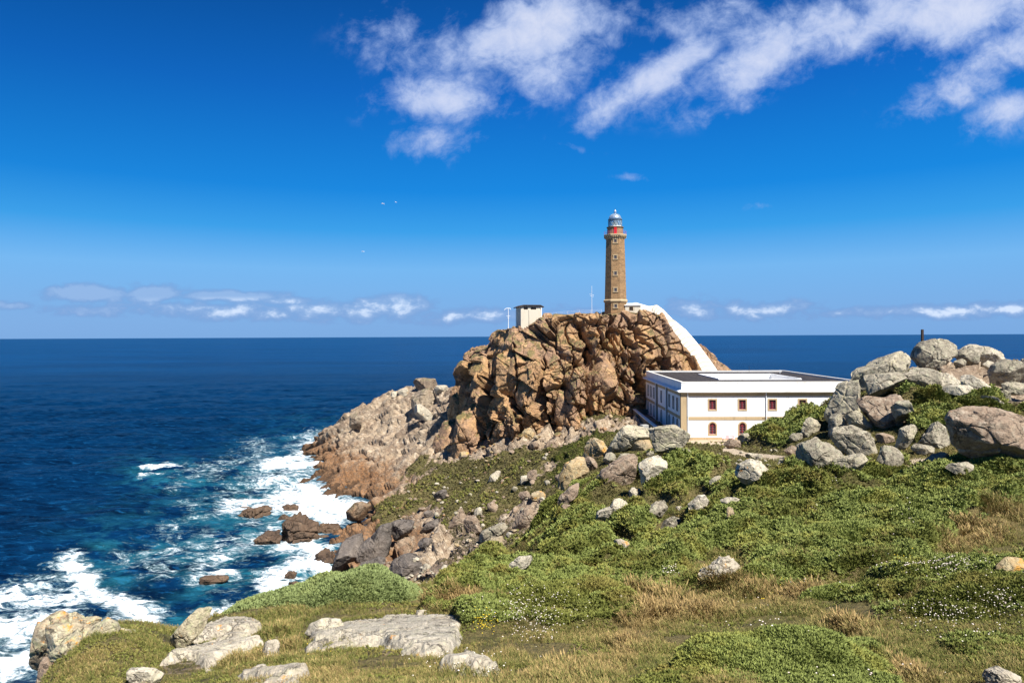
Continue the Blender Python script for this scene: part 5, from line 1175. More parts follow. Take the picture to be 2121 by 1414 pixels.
# ------------------------------------------------------------------ lighthouse
def build_lighthouse():
    Y = 165.0; u = Y / F; b = W(1275, 648, Y); z = lambda py: (W(1275, py, Y)).z
    lh = empty('lighthouse', (b.x, b.y, b.z), math.radians(0), label='tall octagonal granite lighthouse with glazed lantern on top of the crag', cat='lighthouse')
    a0 = math.radians(-8 - 22.5); zz = lambda py: z(py) - b.z
    k = u / math.cos(math.radians(22.5)) * .975
    N = 8
    MB().ring([(23.3 * k, -4), (23.0 * k, zz(626))], N, a0).build('base', M['tower'], lh)
    MB().ring([(24.6 * k, zz(626)), (25.2 * k, zz(624)), (25.2 * k, zz(622.6)), (23.2 * k, zz(620.5))], N, a0).build('base_moulding', M['stone'], lh)
    sh = lambda py: 19.2 + (22.6 - 19.2) * (py - 497) / (621 - 497)
    MB().ring([(sh(621.2) * k, zz(621.2)), (sh(497) * k, zz(495))], N, a0).build('shaft', M['tower'], lh)
    MB().ring([(19.6 * k, zz(496)), (20.6 * k, zz(493.5)), (23.2 * k, zz(491)), (23.8 * k, zz(489)), (23.8 * k, zz(487.6)), (23.0 * k, zz(487))], N, a0).build('gallery', M['stone'], lh)
    q = MB()
    for i in range(32):
        a = a0 + 2 * math.pi * i / 32; r0, r1 = 19.0 * k, 21.6 * k
        q.tube((r0 * math.sin(a), -r0 * math.cos(a), zz(494.3)), (r1 * math.sin(a), -r1 * math.cos(a), zz(492.2)), .13, 4)
    q.build('corbel_course', M['stone'], lh)
    MB().ring([(16.5 * u, zz(487.2)), (16.3 * u, zz(472))], 16, a0).build('watch_room', M['tower'], lh)
    MB().ring([(17.7 * u, zz(472.2)), (17.7 * u, zz(470.8))], 24, 0).build('watch_room_cap', M['stonedk'], lh)
    # red door facing the camera side
    da = math.radians(-8 + 1)
    d = empty('door', (0, 0, 0)); bpy.data.objects.remove(d)
    dr = MB(); rr = 16.55 * u
    for s in (-1, 1): pass
    n = Vector((math.sin(da), -math.cos(da), 0)); tt = Vector((math.cos(da), math.sin(da), 0))
    def pl(s, zc, o): p = n * (rr + o) + tt * s; return (p.x, p.y, zc)
    dr.add([pl(-.33, zz(486.4), -.2), pl(.33, zz(486.4), -.2), pl(.33, zz(473), -.2), pl(-.33, zz(473), -.2), pl(-.33, zz(486.4), .06), pl(.33, zz(486.4), .06), pl(.33, zz(473), .06), pl(-.33, zz(473), .06)],
           [(0, 1, 2, 3), (4, 5, 6, 7), (0, 1, 5, 4), (1, 2, 6, 5), (2, 3, 7, 6), (3, 0, 4, 7)])
    dr.build('door', M['redbright'], lh)
    # railing
    rl = MB(); R_ = 22.9 * u
    for i in range(24):
        a = 2 * math.pi * i / 24; p = (R_ * math.sin(a), -R_ * math.cos(a)); a2 = 2 * math.pi * (i + 1) / 24; p2 = (R_ * math.sin(a2), -R_ * math.cos(a2))
        rl.tube((*p, zz(487)), (*p, zz(479.5)), .025, 4)
        for py in (479.5, 483): rl.tube((*p, zz(py)), (*p2, zz(py)), .016, 4)
    rl.build('railing', M['railred'], lh)
    # lantern
    r = 13.3 * u
    ln = MB().ring([(r, zz(470.8)), (r, zz(468.3))], 24, 0).build('lantern_base', M['whitewall'], lh)
    MB().ring([(r * .97, zz(468.3)), (r * .97, zz(455.4))], 24, 0, cap=False).build('lantern_glazing', M['lantern'], lh, smooth=True)
    fr = MB()
    za, zb = zz(468.3), zz(455.4)
    for i in range(12):
        a = 2 * math.pi * i / 12; P = lambda a_, z_: (r * math.sin(a_), -r * math.cos(a_), z_)
        d_ = 2 * math.pi / 12
        for s_ in (-1, 1):
            for h_ in (0, 1): fr.tube(P(a + s_ * d_ * h_ * .5, za + (zb - za) * h_ * .5), P(a + s_ * d_ * (h_ + 1) * .5, za + (zb - za) * (h_ + 1) * .5), .045, 4)
        if i % 3 == 1: fr.tube(P(a, za), P(a, zb), .06, 4)
        a2 = a + d_
        for z_ in (za, zb): fr.tube(P(a, z_), P(a2, z_), .06, 4)
    for s_ in (-1, 1): fr.tube((s_ * 14.2 * u, 0, zz(470.8)), (s_ * 14.2 * u, 0, zz(455)), .06, 4)
    fr.build('lantern_frame', M['steel'], lh)
    MB().ring([(.3, zz(470)), (.55, zz(466)), (.75, zz(463.5)), (.75, zz(461)), (.5, zz(459)), (.2, zz(458))], 16, 0).build('optic', M['brass'], lh, smooth=True)
    MB().ring([(14.6 * u, zz(455.4)), (14.6 * u, zz(454.2))], 24, 0).build('dome_gutter', M['steel'], lh)
    MB().ring([(12.9 * u * math.cos(t_), zz(454.4) + 12.0 * u * math.sin(t_)) for t_ in [math.pi / 2 * j / 9 for j in range(9)]], 24, 0).build('dome', M['dome'], lh, smooth=True)
    rb = MB()
    for i in range(12):
        a = 2 * math.pi * i / 12; pts = [(13.05 * u * math.cos(t_), zz(454.4) + 12.15 * u * math.sin(t_)) for t_ in [math.pi / 2 * j / 6 for j in range(7)]]
        for j in range(6): rb.tube((pts[j][0] * math.sin(a), -pts[j][0] * math.cos(a), pts[j][1]), (pts[j + 1][0] * math.sin(a), -pts[j + 1][0] * math.cos(a), pts[j + 1][1]), .04, 4)
    rb.build('dome_rib', M['steel'], lh)
    MB().ring([(2.0 * u, zz(443.2)), (2.3 * u, zz(441)), (2.9 * u, zz(438.5)), (2.3 * u, zz(436)), (1.0 * u, zz(434.6))], 14, 0).build('finial', M['dome'], lh, smooth=True)
    MB().tube((0, 0, zz(435)), (0, 0, zz(431.5)), .04, 5).build('lightning_rod', M['steel'], lh)
    # windows on the face turned to the house
    fa = math.radians(-8); n = Vector((math.sin(fa), -math.cos(fa), 0)); tt = Vector((math.cos(fa), math.sin(fa), 0)); c8 = math.cos(math.radians(22.5))
    for py in (502, 535, 568, 601.5, 634.5):
        ap = (sh(py) if py < 620 else 23.1) * k * c8
        def pq(s, z_, o): p = n * (ap + o) + tt * s; return (p.x, p.y, z_)
        z0, z1 = zz(py + 3.6), zz(py - 3.6); m = MB()
        def blk(m, s0, s1, za_, zb_, o0, o1):
            v = [pq(s0, za_, o0), pq(s1, za_, o0), pq(s1, zb_, o0), pq(s0, zb_, o0), pq(s0, za_, o1), pq(s1, za_, o1), pq(s1, zb_, o1), pq(s0, zb_, o1)]
            m.add(v, [(0, 1, 2, 3), (4, 5, 6, 7), (0, 1, 5, 4), (1, 2, 6, 5), (2, 3, 7, 6), (3, 0, 4, 7)])
        blk(m, -.52, -.32, z0, z1, -.2, .12); blk(m, .32, .52, z0, z1, -.2, .12); blk(m, -.60, .60, z1 + .002, z1 + .22, -.2, .14); blk(m, -.62, .62, z0 - .18, z0 - .002, -.2, .16)
        w = m.build('window', M['whitewall'] if py < 1 else M['stone'], lh)
        g = MB(); blk(g, -.32, .32, z0, z1, -.3, .012); g.build('pane', M['pane'], w)
        g = MB(); blk(g, -.03, .03, z0, z1, -.2, .04); blk(g, -.31, .31, (z0 + z1) / 2 - .03, (z0 + z1) / 2 + .03, -.2, .045); g.build('frame', M['blackwood'], w)
build_lighthouse()

# small white house, covered stair, hut, masts
def build_annex():
    Y = 163.0; p = lambda x, y, d=Y: W(x, y, d)
    o = p(1295, 648); e = empty('lamp_store', o, 0, label='small cream outbuilding with white roof beside the lighthouse foot', cat='outbuilding')
    u = Y / F; w = 32 * u; h = 15.5 * u; D = 5.0
    wl = MB(); wall_holes(wl, w, h, [(8.3 * u, 16.5 * u, 4.5 * u, 13.0 * u, False)], lambda s, z, i: (s, i, z), .25)
    wl.quad((w, 0, 0), (w, D, 0), (w, D, h), (w, 0, h)); wl.quad((0, 0, 0), (0, D, 0), (0, D, h), (0, 0, h)); wl.quad((0, D, 0), (w, D, 0), (w, D, h), (0, D, h)); wl.box(0.001, w - .001, 0.001, D, -3, -.001)
    wl.build('wall', M['concrete'], e)
    g = MB(); g.box(8.3 * u, 16.5 * u, .12, .2, 4.5 * u, 13.0 * u); g.build('shutter', M['blackwood'], e)
    fr = MB(); fr.box(8.0 * u, 8.7 * u, -.05, .11, 4.5 * u, 13 * u); fr.box(16.1 * u, 16.8 * u, -.05, .11, 4.5 * u, 13 * u); fr.box(8.71 * u, 16.09 * u, -.05, .11, 12.4 * u, 13.0 * u); fr.build('frame', M['stone'], e)
    r = MB(); a = .25
    B = [(-a, -a, h), (w + a, -a, h), (w + a, D + a, h), (-a, D + a, h)]; T = [(2 * u, D * .45, h + 5.5 * u), (w - 4 * u, D * .45, h + 5.5 * u), (w - 4 * u, D * .8, h + 5.5 * u), (2 * u, D * .8, h + 5.5 * u)]
    r.add(B + T, [(3, 2, 1, 0), (4, 5, 6, 7), (0, 1, 5, 4), (1, 2, 6, 5), (2, 3, 7, 6), (3, 0, 4, 7)]); r.build('roof', M['white'], e)
build_annex()
def build_stair():
    e = empty('covered_stairway', W(1395, 700, 158), 0, label='white covered stairway sweeping down the right side of the crag to the house', cat='stairway')
    up = [(1318, 626.5, 167), (1344, 634, 167), (1363, 632.5, 166.5), (1375, 641, 166.3), (1394, 661, 166), (1400.5, 665, 165.8), (1419, 680, 165.5), (1435, 698, 165), (1448, 714, 164.6), (1462, 733, 164.3), (1474, 749, 164), (1485, 765, 163.7), (1500, 790, 163)]
    wd = [9, 9, 12, 17, 19, 22, 25, 27, 29, 31, 33, 35, 37]
    rows = []
    for (x, y, Y), w in zip(up, wd):
        c = W(x, y, Y); s = Y / F
        rows.append((c, w * s))
    def ribbon(rows, zoff0, prof, name, mat):
        v = []; f = []; m = len(prof)
        for i, (c, w) in enumerate(rows):
            a = rows[max(0, i - 1)][0]; b = rows[min(len(rows) - 1, i + 1)][0]; d = (b - a); d.z = 0; d.normalize(); n = Vector((-1, -.12, 0)).normalized()
            for (s, z) in prof: q = c + n * (s * w) + Vector((0, 0, z)); v.append(tuple(q - Vector(e.location)))
        for i in range(len(rows) - 1):
            for j in range(m - 1): f.append((i * m + j, i * m + j + 1, (i + 1) * m + j + 1, (i + 1) * m + j))
        return MB().add(v, f).build(name, mat, e)
    ribbon(rows, 0, [(0, -5), (-.02, -.15), (.06, 0), (.45, -.03), (.62, -.12), (.90, -.75), (.95, -1.2), (1.0, -5)], 'vault', M['white'] if 0 else M['whitewall'])
    for i in range(2, len(rows) - 1):      # raised joints across the vault
        for f_ in (0.0, .5):
            c = rows[i][0].lerp(rows[i + 1][0], f_); w = rows[i][1] * (1 - f_) + rows[i + 1][1] * f_; d = (rows[i + 1][0] - rows[i][0]).normalized() * .16
            ribbon([(c - d + Vector((0, -.02, .05)), w * 1.015), (c + d + Vector((0, -.02, .05)), w * 1.015)], 0, [(-.03, -.3), (.06, 0), (.45, -.03), (.62, -.12), (.90, -.75), (.97, -1.3)], 'joint', M['concrete'])
    low = [(c, w) for c, w in rows[4:]]
    ribbon(low, 0, [(.95, -6), (.97, -1.5), (1.18, -1.75), (1.2, -6)], 'footing', M['concdark'])
build_stair()
def build_hut():
    Y = 163.0; u = Y / F; o = W(1079, 678, Y)
    e = empty('concrete_hut', o, math.radians(14), label='tall plain beige concrete hut with dark roof at the left end of the crag', cat='hut')
    Wd, D, h = 45 * u, 4.6, 44 * u
    m = MB(); holes = [(6 * u, 15 * u, 37 * u, 42.5 * u, False), (21 * u, 33 * u, 37 * u, 42.5 * u, False)]
    wall_holes(m, Wd, h, holes, lambda s, z, i: (s, i, z), .3)
    m.quad((0, 0, 0), (0, D, 0), (0, D, h), (0, 0, h)); m.quad((Wd, 0, 0), (Wd, D, 0), (Wd, D, h), (Wd, 0, h)); m.quad((0, D, 0), (Wd, D, 0), (Wd, D, h), (0, D, h)); m.box(.001, Wd - .001, .001, D - .001, -2.5, -.002)
    m.build('wall', M['concrete'], e)
    MB().box(17 * u, Wd - .02, -.14, 0, 0, h - 7.5 * u).build('wall_panel', M['concrete'], e)
    MB().box(Wd - 2.2 * u, Wd - .2 * u, -.22, -.141, 0, h - 2 * u).build('corner_strip', M['whitewall'], e)
    for s0, s1, z0, z1, _ in holes:
        g = MB(); n = 4 if s1 - s0 < 11 * u else 5
        g.box(s0, s1, .31, .36, z0, z1); v = g.build('vent', M['pane'], e); b = MB()
        for k in range(n + 1): x = s0 + (s1 - s0) * k / n; b.box(x - .05, x + .05, .06, .14, z0, z1)
        b.build('vent_bar', M['blackwood'], v)
    r = MB(); a = .45; R_ = [(-a - .1, -a, h - .35), (Wd * .12, -a - .02, h + .12), (Wd * .93, -a - .02, h + .12), (Wd + a, -a, h - .3)]
    v = [(x, y, z + dz) for y in (-a, D + a) for dz in (0, .2) for x, _, z in R_]
    f = []
    for j in range(3): f += [(j, j + 1, 4 + j + 1, 4 + j), (8 + j, 8 + j + 1, 12 + j + 1, 12 + j), (4 + j, 5 + j, 13 + j, 12 + j), (j, j + 1, 9 + j, 8 + j)]
    f += [(0, 4, 12, 8), (3, 7, 15, 11)]
    r.add(v, f); r.build('roof', M['blackwood'], e)
build_hut()
def mast(name, px, py0, py1, Y, r, label, cat, extra=None):
    a = W(px, py1, Y); b = W(px, py0, Y); e = empty(name, a, 0, label=label, cat=cat)
    MB().tube((0, 0, -2.5), (0, 0, b.z - a.z), r, 8, r * .6).build('pole', M['metal'], e)
    if extra: extra(e, b.z - a.z)
def vane(e, h):
    m = MB(); pts = [(-.95, 0, h - .45), (-.6, 0, h - .12), (-.1, 0, h - .02), (.5, 0, h - .1), (.55, 0, h - .35)]
    for p, q in zip(pts, pts[1:]): m.tube(p, q, .09, 6)
    m.build('vane', M['metal'], e)
    m = MB(); m.tube((-.45, 0, h - 1.9), (.45, 0, h - 1.9), .05, 6); m.tube((-.25, 0, h - 2.3), (.25, 0, h - 2.3), .05, 6); m.build('crossbar', M['metal'], e)
mast('weather_mast', 1053, 638, 677, 165, .11, 'short white weather mast with curved vane left of the concrete hut', 'mast', vane)
mast('thin_pole', 1068, 640, 677, 168, .03, 'very thin pale pole between weather mast and concrete hut', 'pole')
def arms(e, h):
    m = MB()
    for z_, w_ in ((h * .68, .55), (h * .62, .4)): m.tube((-w_, 0, z_ + .25), (w_, 0, z_ - .1), .03, 5)
    m.build('crossbar', M['metal'], e)
mast('antenna_mast', 1226, 592, 650, 166, .06, 'tall thin white antenna mast left of the lighthouse', 'antenna', arms)
def fence():
    e = empty('cable_fence', W(1150, 655, 166), 0, label='thin cable fence along the crag top between hut and lighthouse', cat='fence'); L0 = Vector(e.location)
    xs = [1128, 1152, 1176, 1200, 1224, 1246]; P = []
    for x in xs:
        y = interp_line([x], [(1108, 660), (1125, 656), (1180, 650), (1250, 647)])[0]; p = W(x, y, 164) - L0; P.append(p)
        MB().tube((p.x, p.y, p.z - 1), (p.x, p.y, p.z + .75), .03, 5).build('post', M['metal'], e)
    m = MB()
    for p, q in zip(P, P[1:]):
        for h_ in (.4, .72): m.tube((p.x, p.y, p.z + h_), (q.x, q.y, q.z + h_), .015, 4)
    m.build('cable', M['metal'], e)
fence()
def post():
    a = W(1910.5, 716, 80); b = W(1910.5, 682, 80)
    m = MB(); s = .12; h = b.z - a.z; m.ring([(s * 1.35, -2), (s * 1.35, h - .05), (s * 1.1, h)], 4, math.pi / 4); o = m.build('wooden_post', M['blackwood'], bevel=.01); o.location = a
    tag(o, 'dark square wooden post rising behind the topmost boulder', 'post')
post()
def small_things():
    # concrete block bench on the boulder
    c = W(1335, 889, 67.0); e = empty('stone_bench', c, math.radians(20), label='small grey concrete block perched on the big sloping slab', cat='bench')
    MB().box(-.36, .34, -.25, .3, .08, .46).build('seat_block', M['concdark'], e, bevel=.03); MB().box(-.2, .0, -.18, .2, -.5, .078).build('support', M['boulder'] if 0 else M['concrete'], e)
    # sloping red and white panel before the house
    c = W(1507, 905, 112.0); c.z = 22.5
    e = empty('information_panel', c, math.radians(-4), label='sloping faded red and white panel standing at the foot of the white house', cat='panel')
    p = MB(); p.add([(-.95, -.5, .55), (1.1, -.5, .55), (1.1, .35, .95), (-.95, .35, .95), (-.95, -.5, .62), (1.1, -.5, .62), (1.1, .35, 1.02), (-.95, .35, 1.02)], [(3, 2, 1, 0), (4, 5, 6, 7), (0, 1, 5, 4), (1, 2, 6, 5), (2, 3, 7, 6), (3, 0, 4, 7)])
    pm = material('faded_red_panel', lambda t, b: (t.mix(t.ss(t.noise(t.node('ShaderNodeTexCoord').outputs['Object'], 1.6, 3), .45, .55), (.58, .26, .26), (.72, .62, .60)),), .6)
    p.build('board', pm, e)
    for x in (-.75, .9): MB().box(x - .06, x + .06, -.06, .06, -.3, .74).build('leg', M['concdark'], e)
small_things()
stone('rocky shoulder of the crag seen past the white covered stairway', [(1425, 775), (1430, 720), (1438, 704), (1450, 712), (1470, 735), (1490, 752), (1515, 766), (1530, 785), (1500, 800), (1450, 800)], 171, 'crag', name='rock_shoulder', cat='rock', free=True, thick=.8, block=.6)

for lb_, pl_, Y_ in [('jagged buttress standing out from the left foot of the crag', [(928, 985), (938, 905), (950, 840), (965, 805), (985, 800), (1003, 850), (1008, 925), (990, 1000), (955, 1010)], 164),
                     ('lower broken spur stepping down left from the jagged buttress', [(880, 985), (890, 930), (912, 880), (935, 855), (955, 880), (955, 950), (930, 1010)], 176),
                     ('tilted brown slab rising beside the left edge of the crag', [(925, 870), (935, 820), (952, 790), (968, 770), (978, 800), (970, 860), (945, 900)], 184),
                     ('leaning pillar of rock against the lower middle of the crag', [(1150, 885), (1153, 830), (1165, 795), (1185, 800), (1196, 840), (1192, 882), (1170, 895)], 148.5),
                     ('great smooth slab leaning in the centre of the crag', [(1200, 850), (1205, 780), (1222, 735), (1245, 728), (1268, 765), (1284, 810), (1276, 850), (1240, 862)], 151),
                     ('big ochre block near the top left of the crag', [(1028, 790), (1030, 735), (1048, 705), (1068, 715), (1085, 740), (1090, 775), (1070, 812), (1045, 815)], 157)]:
    stone(lb_, pl_, Y_, 'crag', cat='rock buttress', name='rock_buttress', group='rock buttresses of the crag', free=True, thick=.9, block=.35, cuts=16, n=6, rough=1.2)

# ------------------------------------------------------------------ vegetation
from mathutils.bvhtree import BVHTree
BUSH = []
def sprig_templates(kind, n=7, seed=1):
    rg = np.random.default_rng(seed); out = []
    for k in range(n):
        V = []; Fc = []; tip = []
        if kind == 'sprig':
            for j in range(9):
                az = rg.uniform(0, 2 * math.pi); tl = math.radians(rg.uniform(8, 78)); L = rg.uniform(.55, 1.0); w = rg.uniform(.10, .17)
                d = np.array([math.sin(tl) * math.cos(az), math.sin(tl) * math.sin(az), math.cos(tl)]); s = np.cross(d, [0, 0, 1.]); s /= np.linalg.norm(s) + 1e-9
                s = s * math.cos(rg.uniform(-.9, .9)) + np.cross(d, s) * .5; b = len(V); st = d * .12
                V += [st - s * w * .35, st + s * w * .35, d * L * .55 + s * w, d * L * .55 - s * w, d * L]; Fc += [(b, b + 1, b + 2), (b, b + 2, b + 3), (b + 3, b + 2, b + 4)]; tip += [0, 0, .35, .35, 1]
        else:
            for j in range(6):
                az = rg.uniform(0, 2 * math.pi); tl = rg.uniform(.05, .40); L = rg.uniform(.6, 1.0); w = .020; c, s_ = math.cos(az), math.sin(az)
                o = np.array([rg.uniform(-.16, .16), rg.uniform(-.16, .16), 0]); d = np.array([c * tl, s_ * tl, 1.]); q = np.array([-s_, c, 0]) * w; b = len(V)
                m_ = o + d * L * .55; e_ = o + np.array([c * tl * 2.3, s_ * tl * 2.3, .96]) * L
                V += [o - q, o + q, m_ + q * .9, m_ - q * .9, e_ + q * .3]; Fc += [(b, b + 1, b + 2), (b, b + 2, b + 3), (b + 3, b + 2, b + 4)]; tip += [0, 0, .3, .3, .8]
                if j < 2:      # seed head
                    b = len(V); s0 = e_ * .86 + o * .02; V += [s0 - q * 1.6, s0 + q * 1.6, e_ * 1.06, s0 * .9]; Fc += [(b, b + 1, b + 2), (b + 3, b + 1, b)]; tip += [2.2] * 4
        out.append((np.array(V), np.array(Fc), np.array(tip)))
    return out
SPR, TUFT = sprig_templates('sprig', 8, 3), sprig_templates('tuft', 8, 5)
def strew(P, N, S, tmpl, rg, attrs, lean=.0):
    """place templates on points: returns V, F, attribute dict"""
    Vs, Fs, A, base = [], [], {k: [] for k in (*attrs, 'tip')}, 0
    n = len(P); ch = rg.integers(0, len(tmpl), n); yaw = rg.uniform(0, 2 * math.pi, n)
    N = N / (np.linalg.norm(N, axis=1, keepdims=True) + 1e-9)
    t1 = np.stack([np.cos(yaw), np.sin(yaw), np.zeros(n)], 1); t1 -= N * (t1 * N).sum(1, keepdims=True); t1 /= np.linalg.norm(t1, axis=1, keepdims=True) + 1e-9
    t2 = np.cross(N, t1)
    for k, (tv, tf, tip) in enumerate(tmpl):
        i = np.nonzero(ch == k)[0]
        if not len(i): continue
        v = P[i][:, None] + S[i][:, None, None] * (t1[i][:, None] * tv[None, :, 0:1] + t2[i][:, None] * tv[None, :, 1:2] + N[i][:, None] * tv[None, :, 2:3])
        Vs.append(v.reshape(-1, 3)); Fs.append((tf[None] + (np.arange(len(i)) * len(tv))[:, None, None] + base).reshape(-1, 3)); base += len(i) * len(tv)
        A['tip'].append(np.tile(tip, len(i)))
        for a, val in attrs.items(): A[a].append(np.repeat(val[i], len(tv)))
    return np.concatenate(Vs), np.concatenate(Fs), {k: np.concatenate(v) for k, v in A.items()}
# sampling of the ground grid
gN = np.stack([-(np.gradient(ZG, axis=1) / np.gradient(GU * GY, axis=1)), -(np.gradient(ZG, axis=0) / np.gradient(GY, axis=0)), np.ones_like(ZG)], -1)
gN[..., 1] += gN[..., 0] * 0
gN /= np.linalg.norm(gN, axis=2, keepdims=True)
TT = (H - ZG) / GY
dT = np.maximum(TT[:-1] - TT[1:], 0); dT = np.concatenate([dT, dT[-1:]])
dYr = np.gradient(YY)[:, None]
WVIS = (dT + .13 * dYr / GY)
vis = TT <= np.minimum.accumulate(TT, axis=0) + .025
WVIS = WVIS * np.where(vis, 1, .08) * (PX > -40) * (PX < 3000) * np.where(PX < 2190, 1, .3) * (PY < 1460) * (ZG > 4)
def sample(mask, n, seed):
    rg = np.random.default_rng(seed); w = (mask * WVIS).ravel(); cdf = np.cumsum(w); i = np.searchsorted(cdf, rg.uniform(0, cdf[-1], n)); i = np.minimum(i, len(w) - 1)
    r, c = np.divmod(i, GY.shape[1]); r = np.minimum(r, GY.shape[0] - 2); c = np.minimum(c, GY.shape[1] - 2); a, b = rg.random(n), rg.random(n)
    Y = YY[r] * (1 - a) + YY[r + 1] * a; U = UU[c] * (1 - b) + UU[c + 1] * b
    Z = ZG[r, c] * (1 - a) * (1 - b) + ZG[r + 1, c] * a * (1 - b) + ZG[r, c + 1] * (1 - a) * b + ZG[r + 1, c + 1] * a * b
    return np.stack([U * Y, Y, Z], 1), gN[r, c], r, c, rg
nonrock = 1 - ss(rock, np.where(GY < 36, .50, .38), np.where(GY < 36, .62, .5))
# low juniper and gorse carpet
msk = ss(shrub, .35, .65) * nonrock * ((GY > 5) & (GY < 100))
P, N, r, c, rg = sample(msk, 135000, 11)
patch = fbm(P * .22, 3, 201) + fbm(P * 1.2, 2, 205) * .4
S = np.clip(P[:, 1] * 8.5 / F, .06, .34) * rg.uniform(.6, 1.25, len(P))
cs = np.maximum(P[:, 1:2] / 30, .45); cl = cells(P / (cs * [.55, .75, 1.2]), 401)[0]; P = P + N * ((np.clip(1 - cl ** 2 * 1.5, -.25, 1) * .20)[:, None] * cs) * rg.uniform(.2, 1.0, (len(P), 1))
N2 = N * .6 + np.array([0, -.12, .55]) + rg.normal(0, .22, N.shape)
for nm, sel, mt, lb in (('heath_carpet', patch < .06, 'leaf', 'carpet of green juniper-like heath on the slope'), ('gorse_carpet', (patch >= .06) & (patch < .30), 'leafdark', 'darker low gorse growing through the heath'), ('olive_heath', patch >= .30, 'leafolive', 'yellowish olive patches of low heath')):
    V, Fc, A = strew(P[sel], N2[sel], S[sel], SPR, rg, {'tint': rg.random(sel.sum())})
    tag(mesh_np(nm, V, Fc, M[mt], False, A), lb, 'heath', kind='stuff')
# turf of the mid slope
msk = (1 - shrub) * nonrock * (1 - sand) * ss(GY, 34, 50) * (GY < 200) * (1 - moss * .5)
P, N, r, c, rg = sample(msk, 60000, 12)
S = np.clip(P[:, 1] * 4.2 / F, .12, .5) * rg.uniform(.5, 1.2, len(P))
V, Fc, A = strew(P, N * .5 + [0, 0, .6] + rg.normal(0, .2, N.shape), S, SPR, rg, {'tint': rg.random(len(P))})
tag(mesh_np('slope_turf', V, Fc, material('slope_turf_leaves', lambda t, b: (t.mix(t.attr('tint'), t.mix(t.noise(t.node('ShaderNodeNewGeometry').outputs['Position'], .3, 4), (.045, .048, .014), (.100, .070, .032)), (.185, .170, .066)),), .85, .15), False, A), 'short olive turf on the slope above the cove', 'turf', kind='stuff')
# darker cushions on the mid slope
msk = (1 - shrub) * nonrock * (1 - sand) * ss(GY, 60, 75) * (GY < 165) * ss(fbm(P3 * [.22, .22, .22], 3, 241).reshape(GY.shape), .02, .16)
P, N, r, c, rg = sample(msk, 2500, 15)
cs = 3.0; cl = cells(P / [1.6, 2.2, 3], 411)[0]; P = P + N * (np.clip(1 - cl ** 2 * 1.4, -.2, 1) * .55)[:, None] * rg.uniform(.1, 1, (len(P), 1))
V, Fc, A = strew(P, N * .6 + [0, 0, .5] + rg.normal(0, .2, N.shape), np.clip(P[:, 1] * 6.5 / F, .2, .6) * rg.uniform(.6, 1.2, len(P)), SPR, rg, {'tint': rg.random(len(P))})
tag(mesh_np('slope_cushions', V, Fc, M['leafolive'], False, A), 'olive green low cushions in the turf above the cove', 'heath', kind='stuff')
# foreground grass
clump = fbm(P3 * 1.1, 3, 231).reshape(GY.shape)
msk = (1 - ss(shrub, .6, .95) * .85) * nonrock * (1 - sand) * (GY < 60) * (1 - .35 * (GY < 16)) * (.38 + .62 * ss(clump, -.18, .12))
P, N, r, c, rg = sample(msk, 160000, 13)
dv = np.clip(dry[r, c] * .55 + fbm(P * .35, 3, 211) * .6 + .06 + rg.normal(0, .22, len(P)), 0, 1)
S = (.15 + .27 * dry[r, c] + .07 * fbm(P * .5, 2, 215)) * rg.uniform(.5, 1.3, len(P)) * np.clip(P[:, 1] / 22, .75, 1.5) * (.7 + 1.3 * np.clip(clump[r, c], -.25, .5))
V, Fc, A = strew(P, N * .2 + [-.12, 0, 1] + rg.normal(0, .1, N.shape), S, TUFT, rg, {'tint': rg.random(len(P)), 'dry': dv})
tag(mesh_np('meadow_grass', V, Fc, M['grass'], False, A), 'green and straw coloured grass between the heath mats', 'grass', kind='stuff')
# broad-leaved green tufts in the grass
msk = (1 - ss(shrub, .5, .9)) * nonrock * (1 - sand) * (GY < 32) * ss(fbm(P3 * .6, 3, 221).reshape(GY.shape), -.12, .1) * (1 - dry * .6)
P, N, r, c, rg = sample(msk, 26000, 14)
S = np.clip(P[:, 1] * 6 / F, .05, .16) * rg.uniform(.6, 1.3, len(P))
V, Fc, A = strew(P, N * .3 + [0, 0, .8] + rg.normal(0, .2, N.shape), S, SPR, rg, {'tint': rg.random(len(P))})
tag(mesh_np('herb_layer', V, Fc, M['leafolive'], False, A), 'low leafy herbs among the foreground grass', 'herbs', kind='stuff')

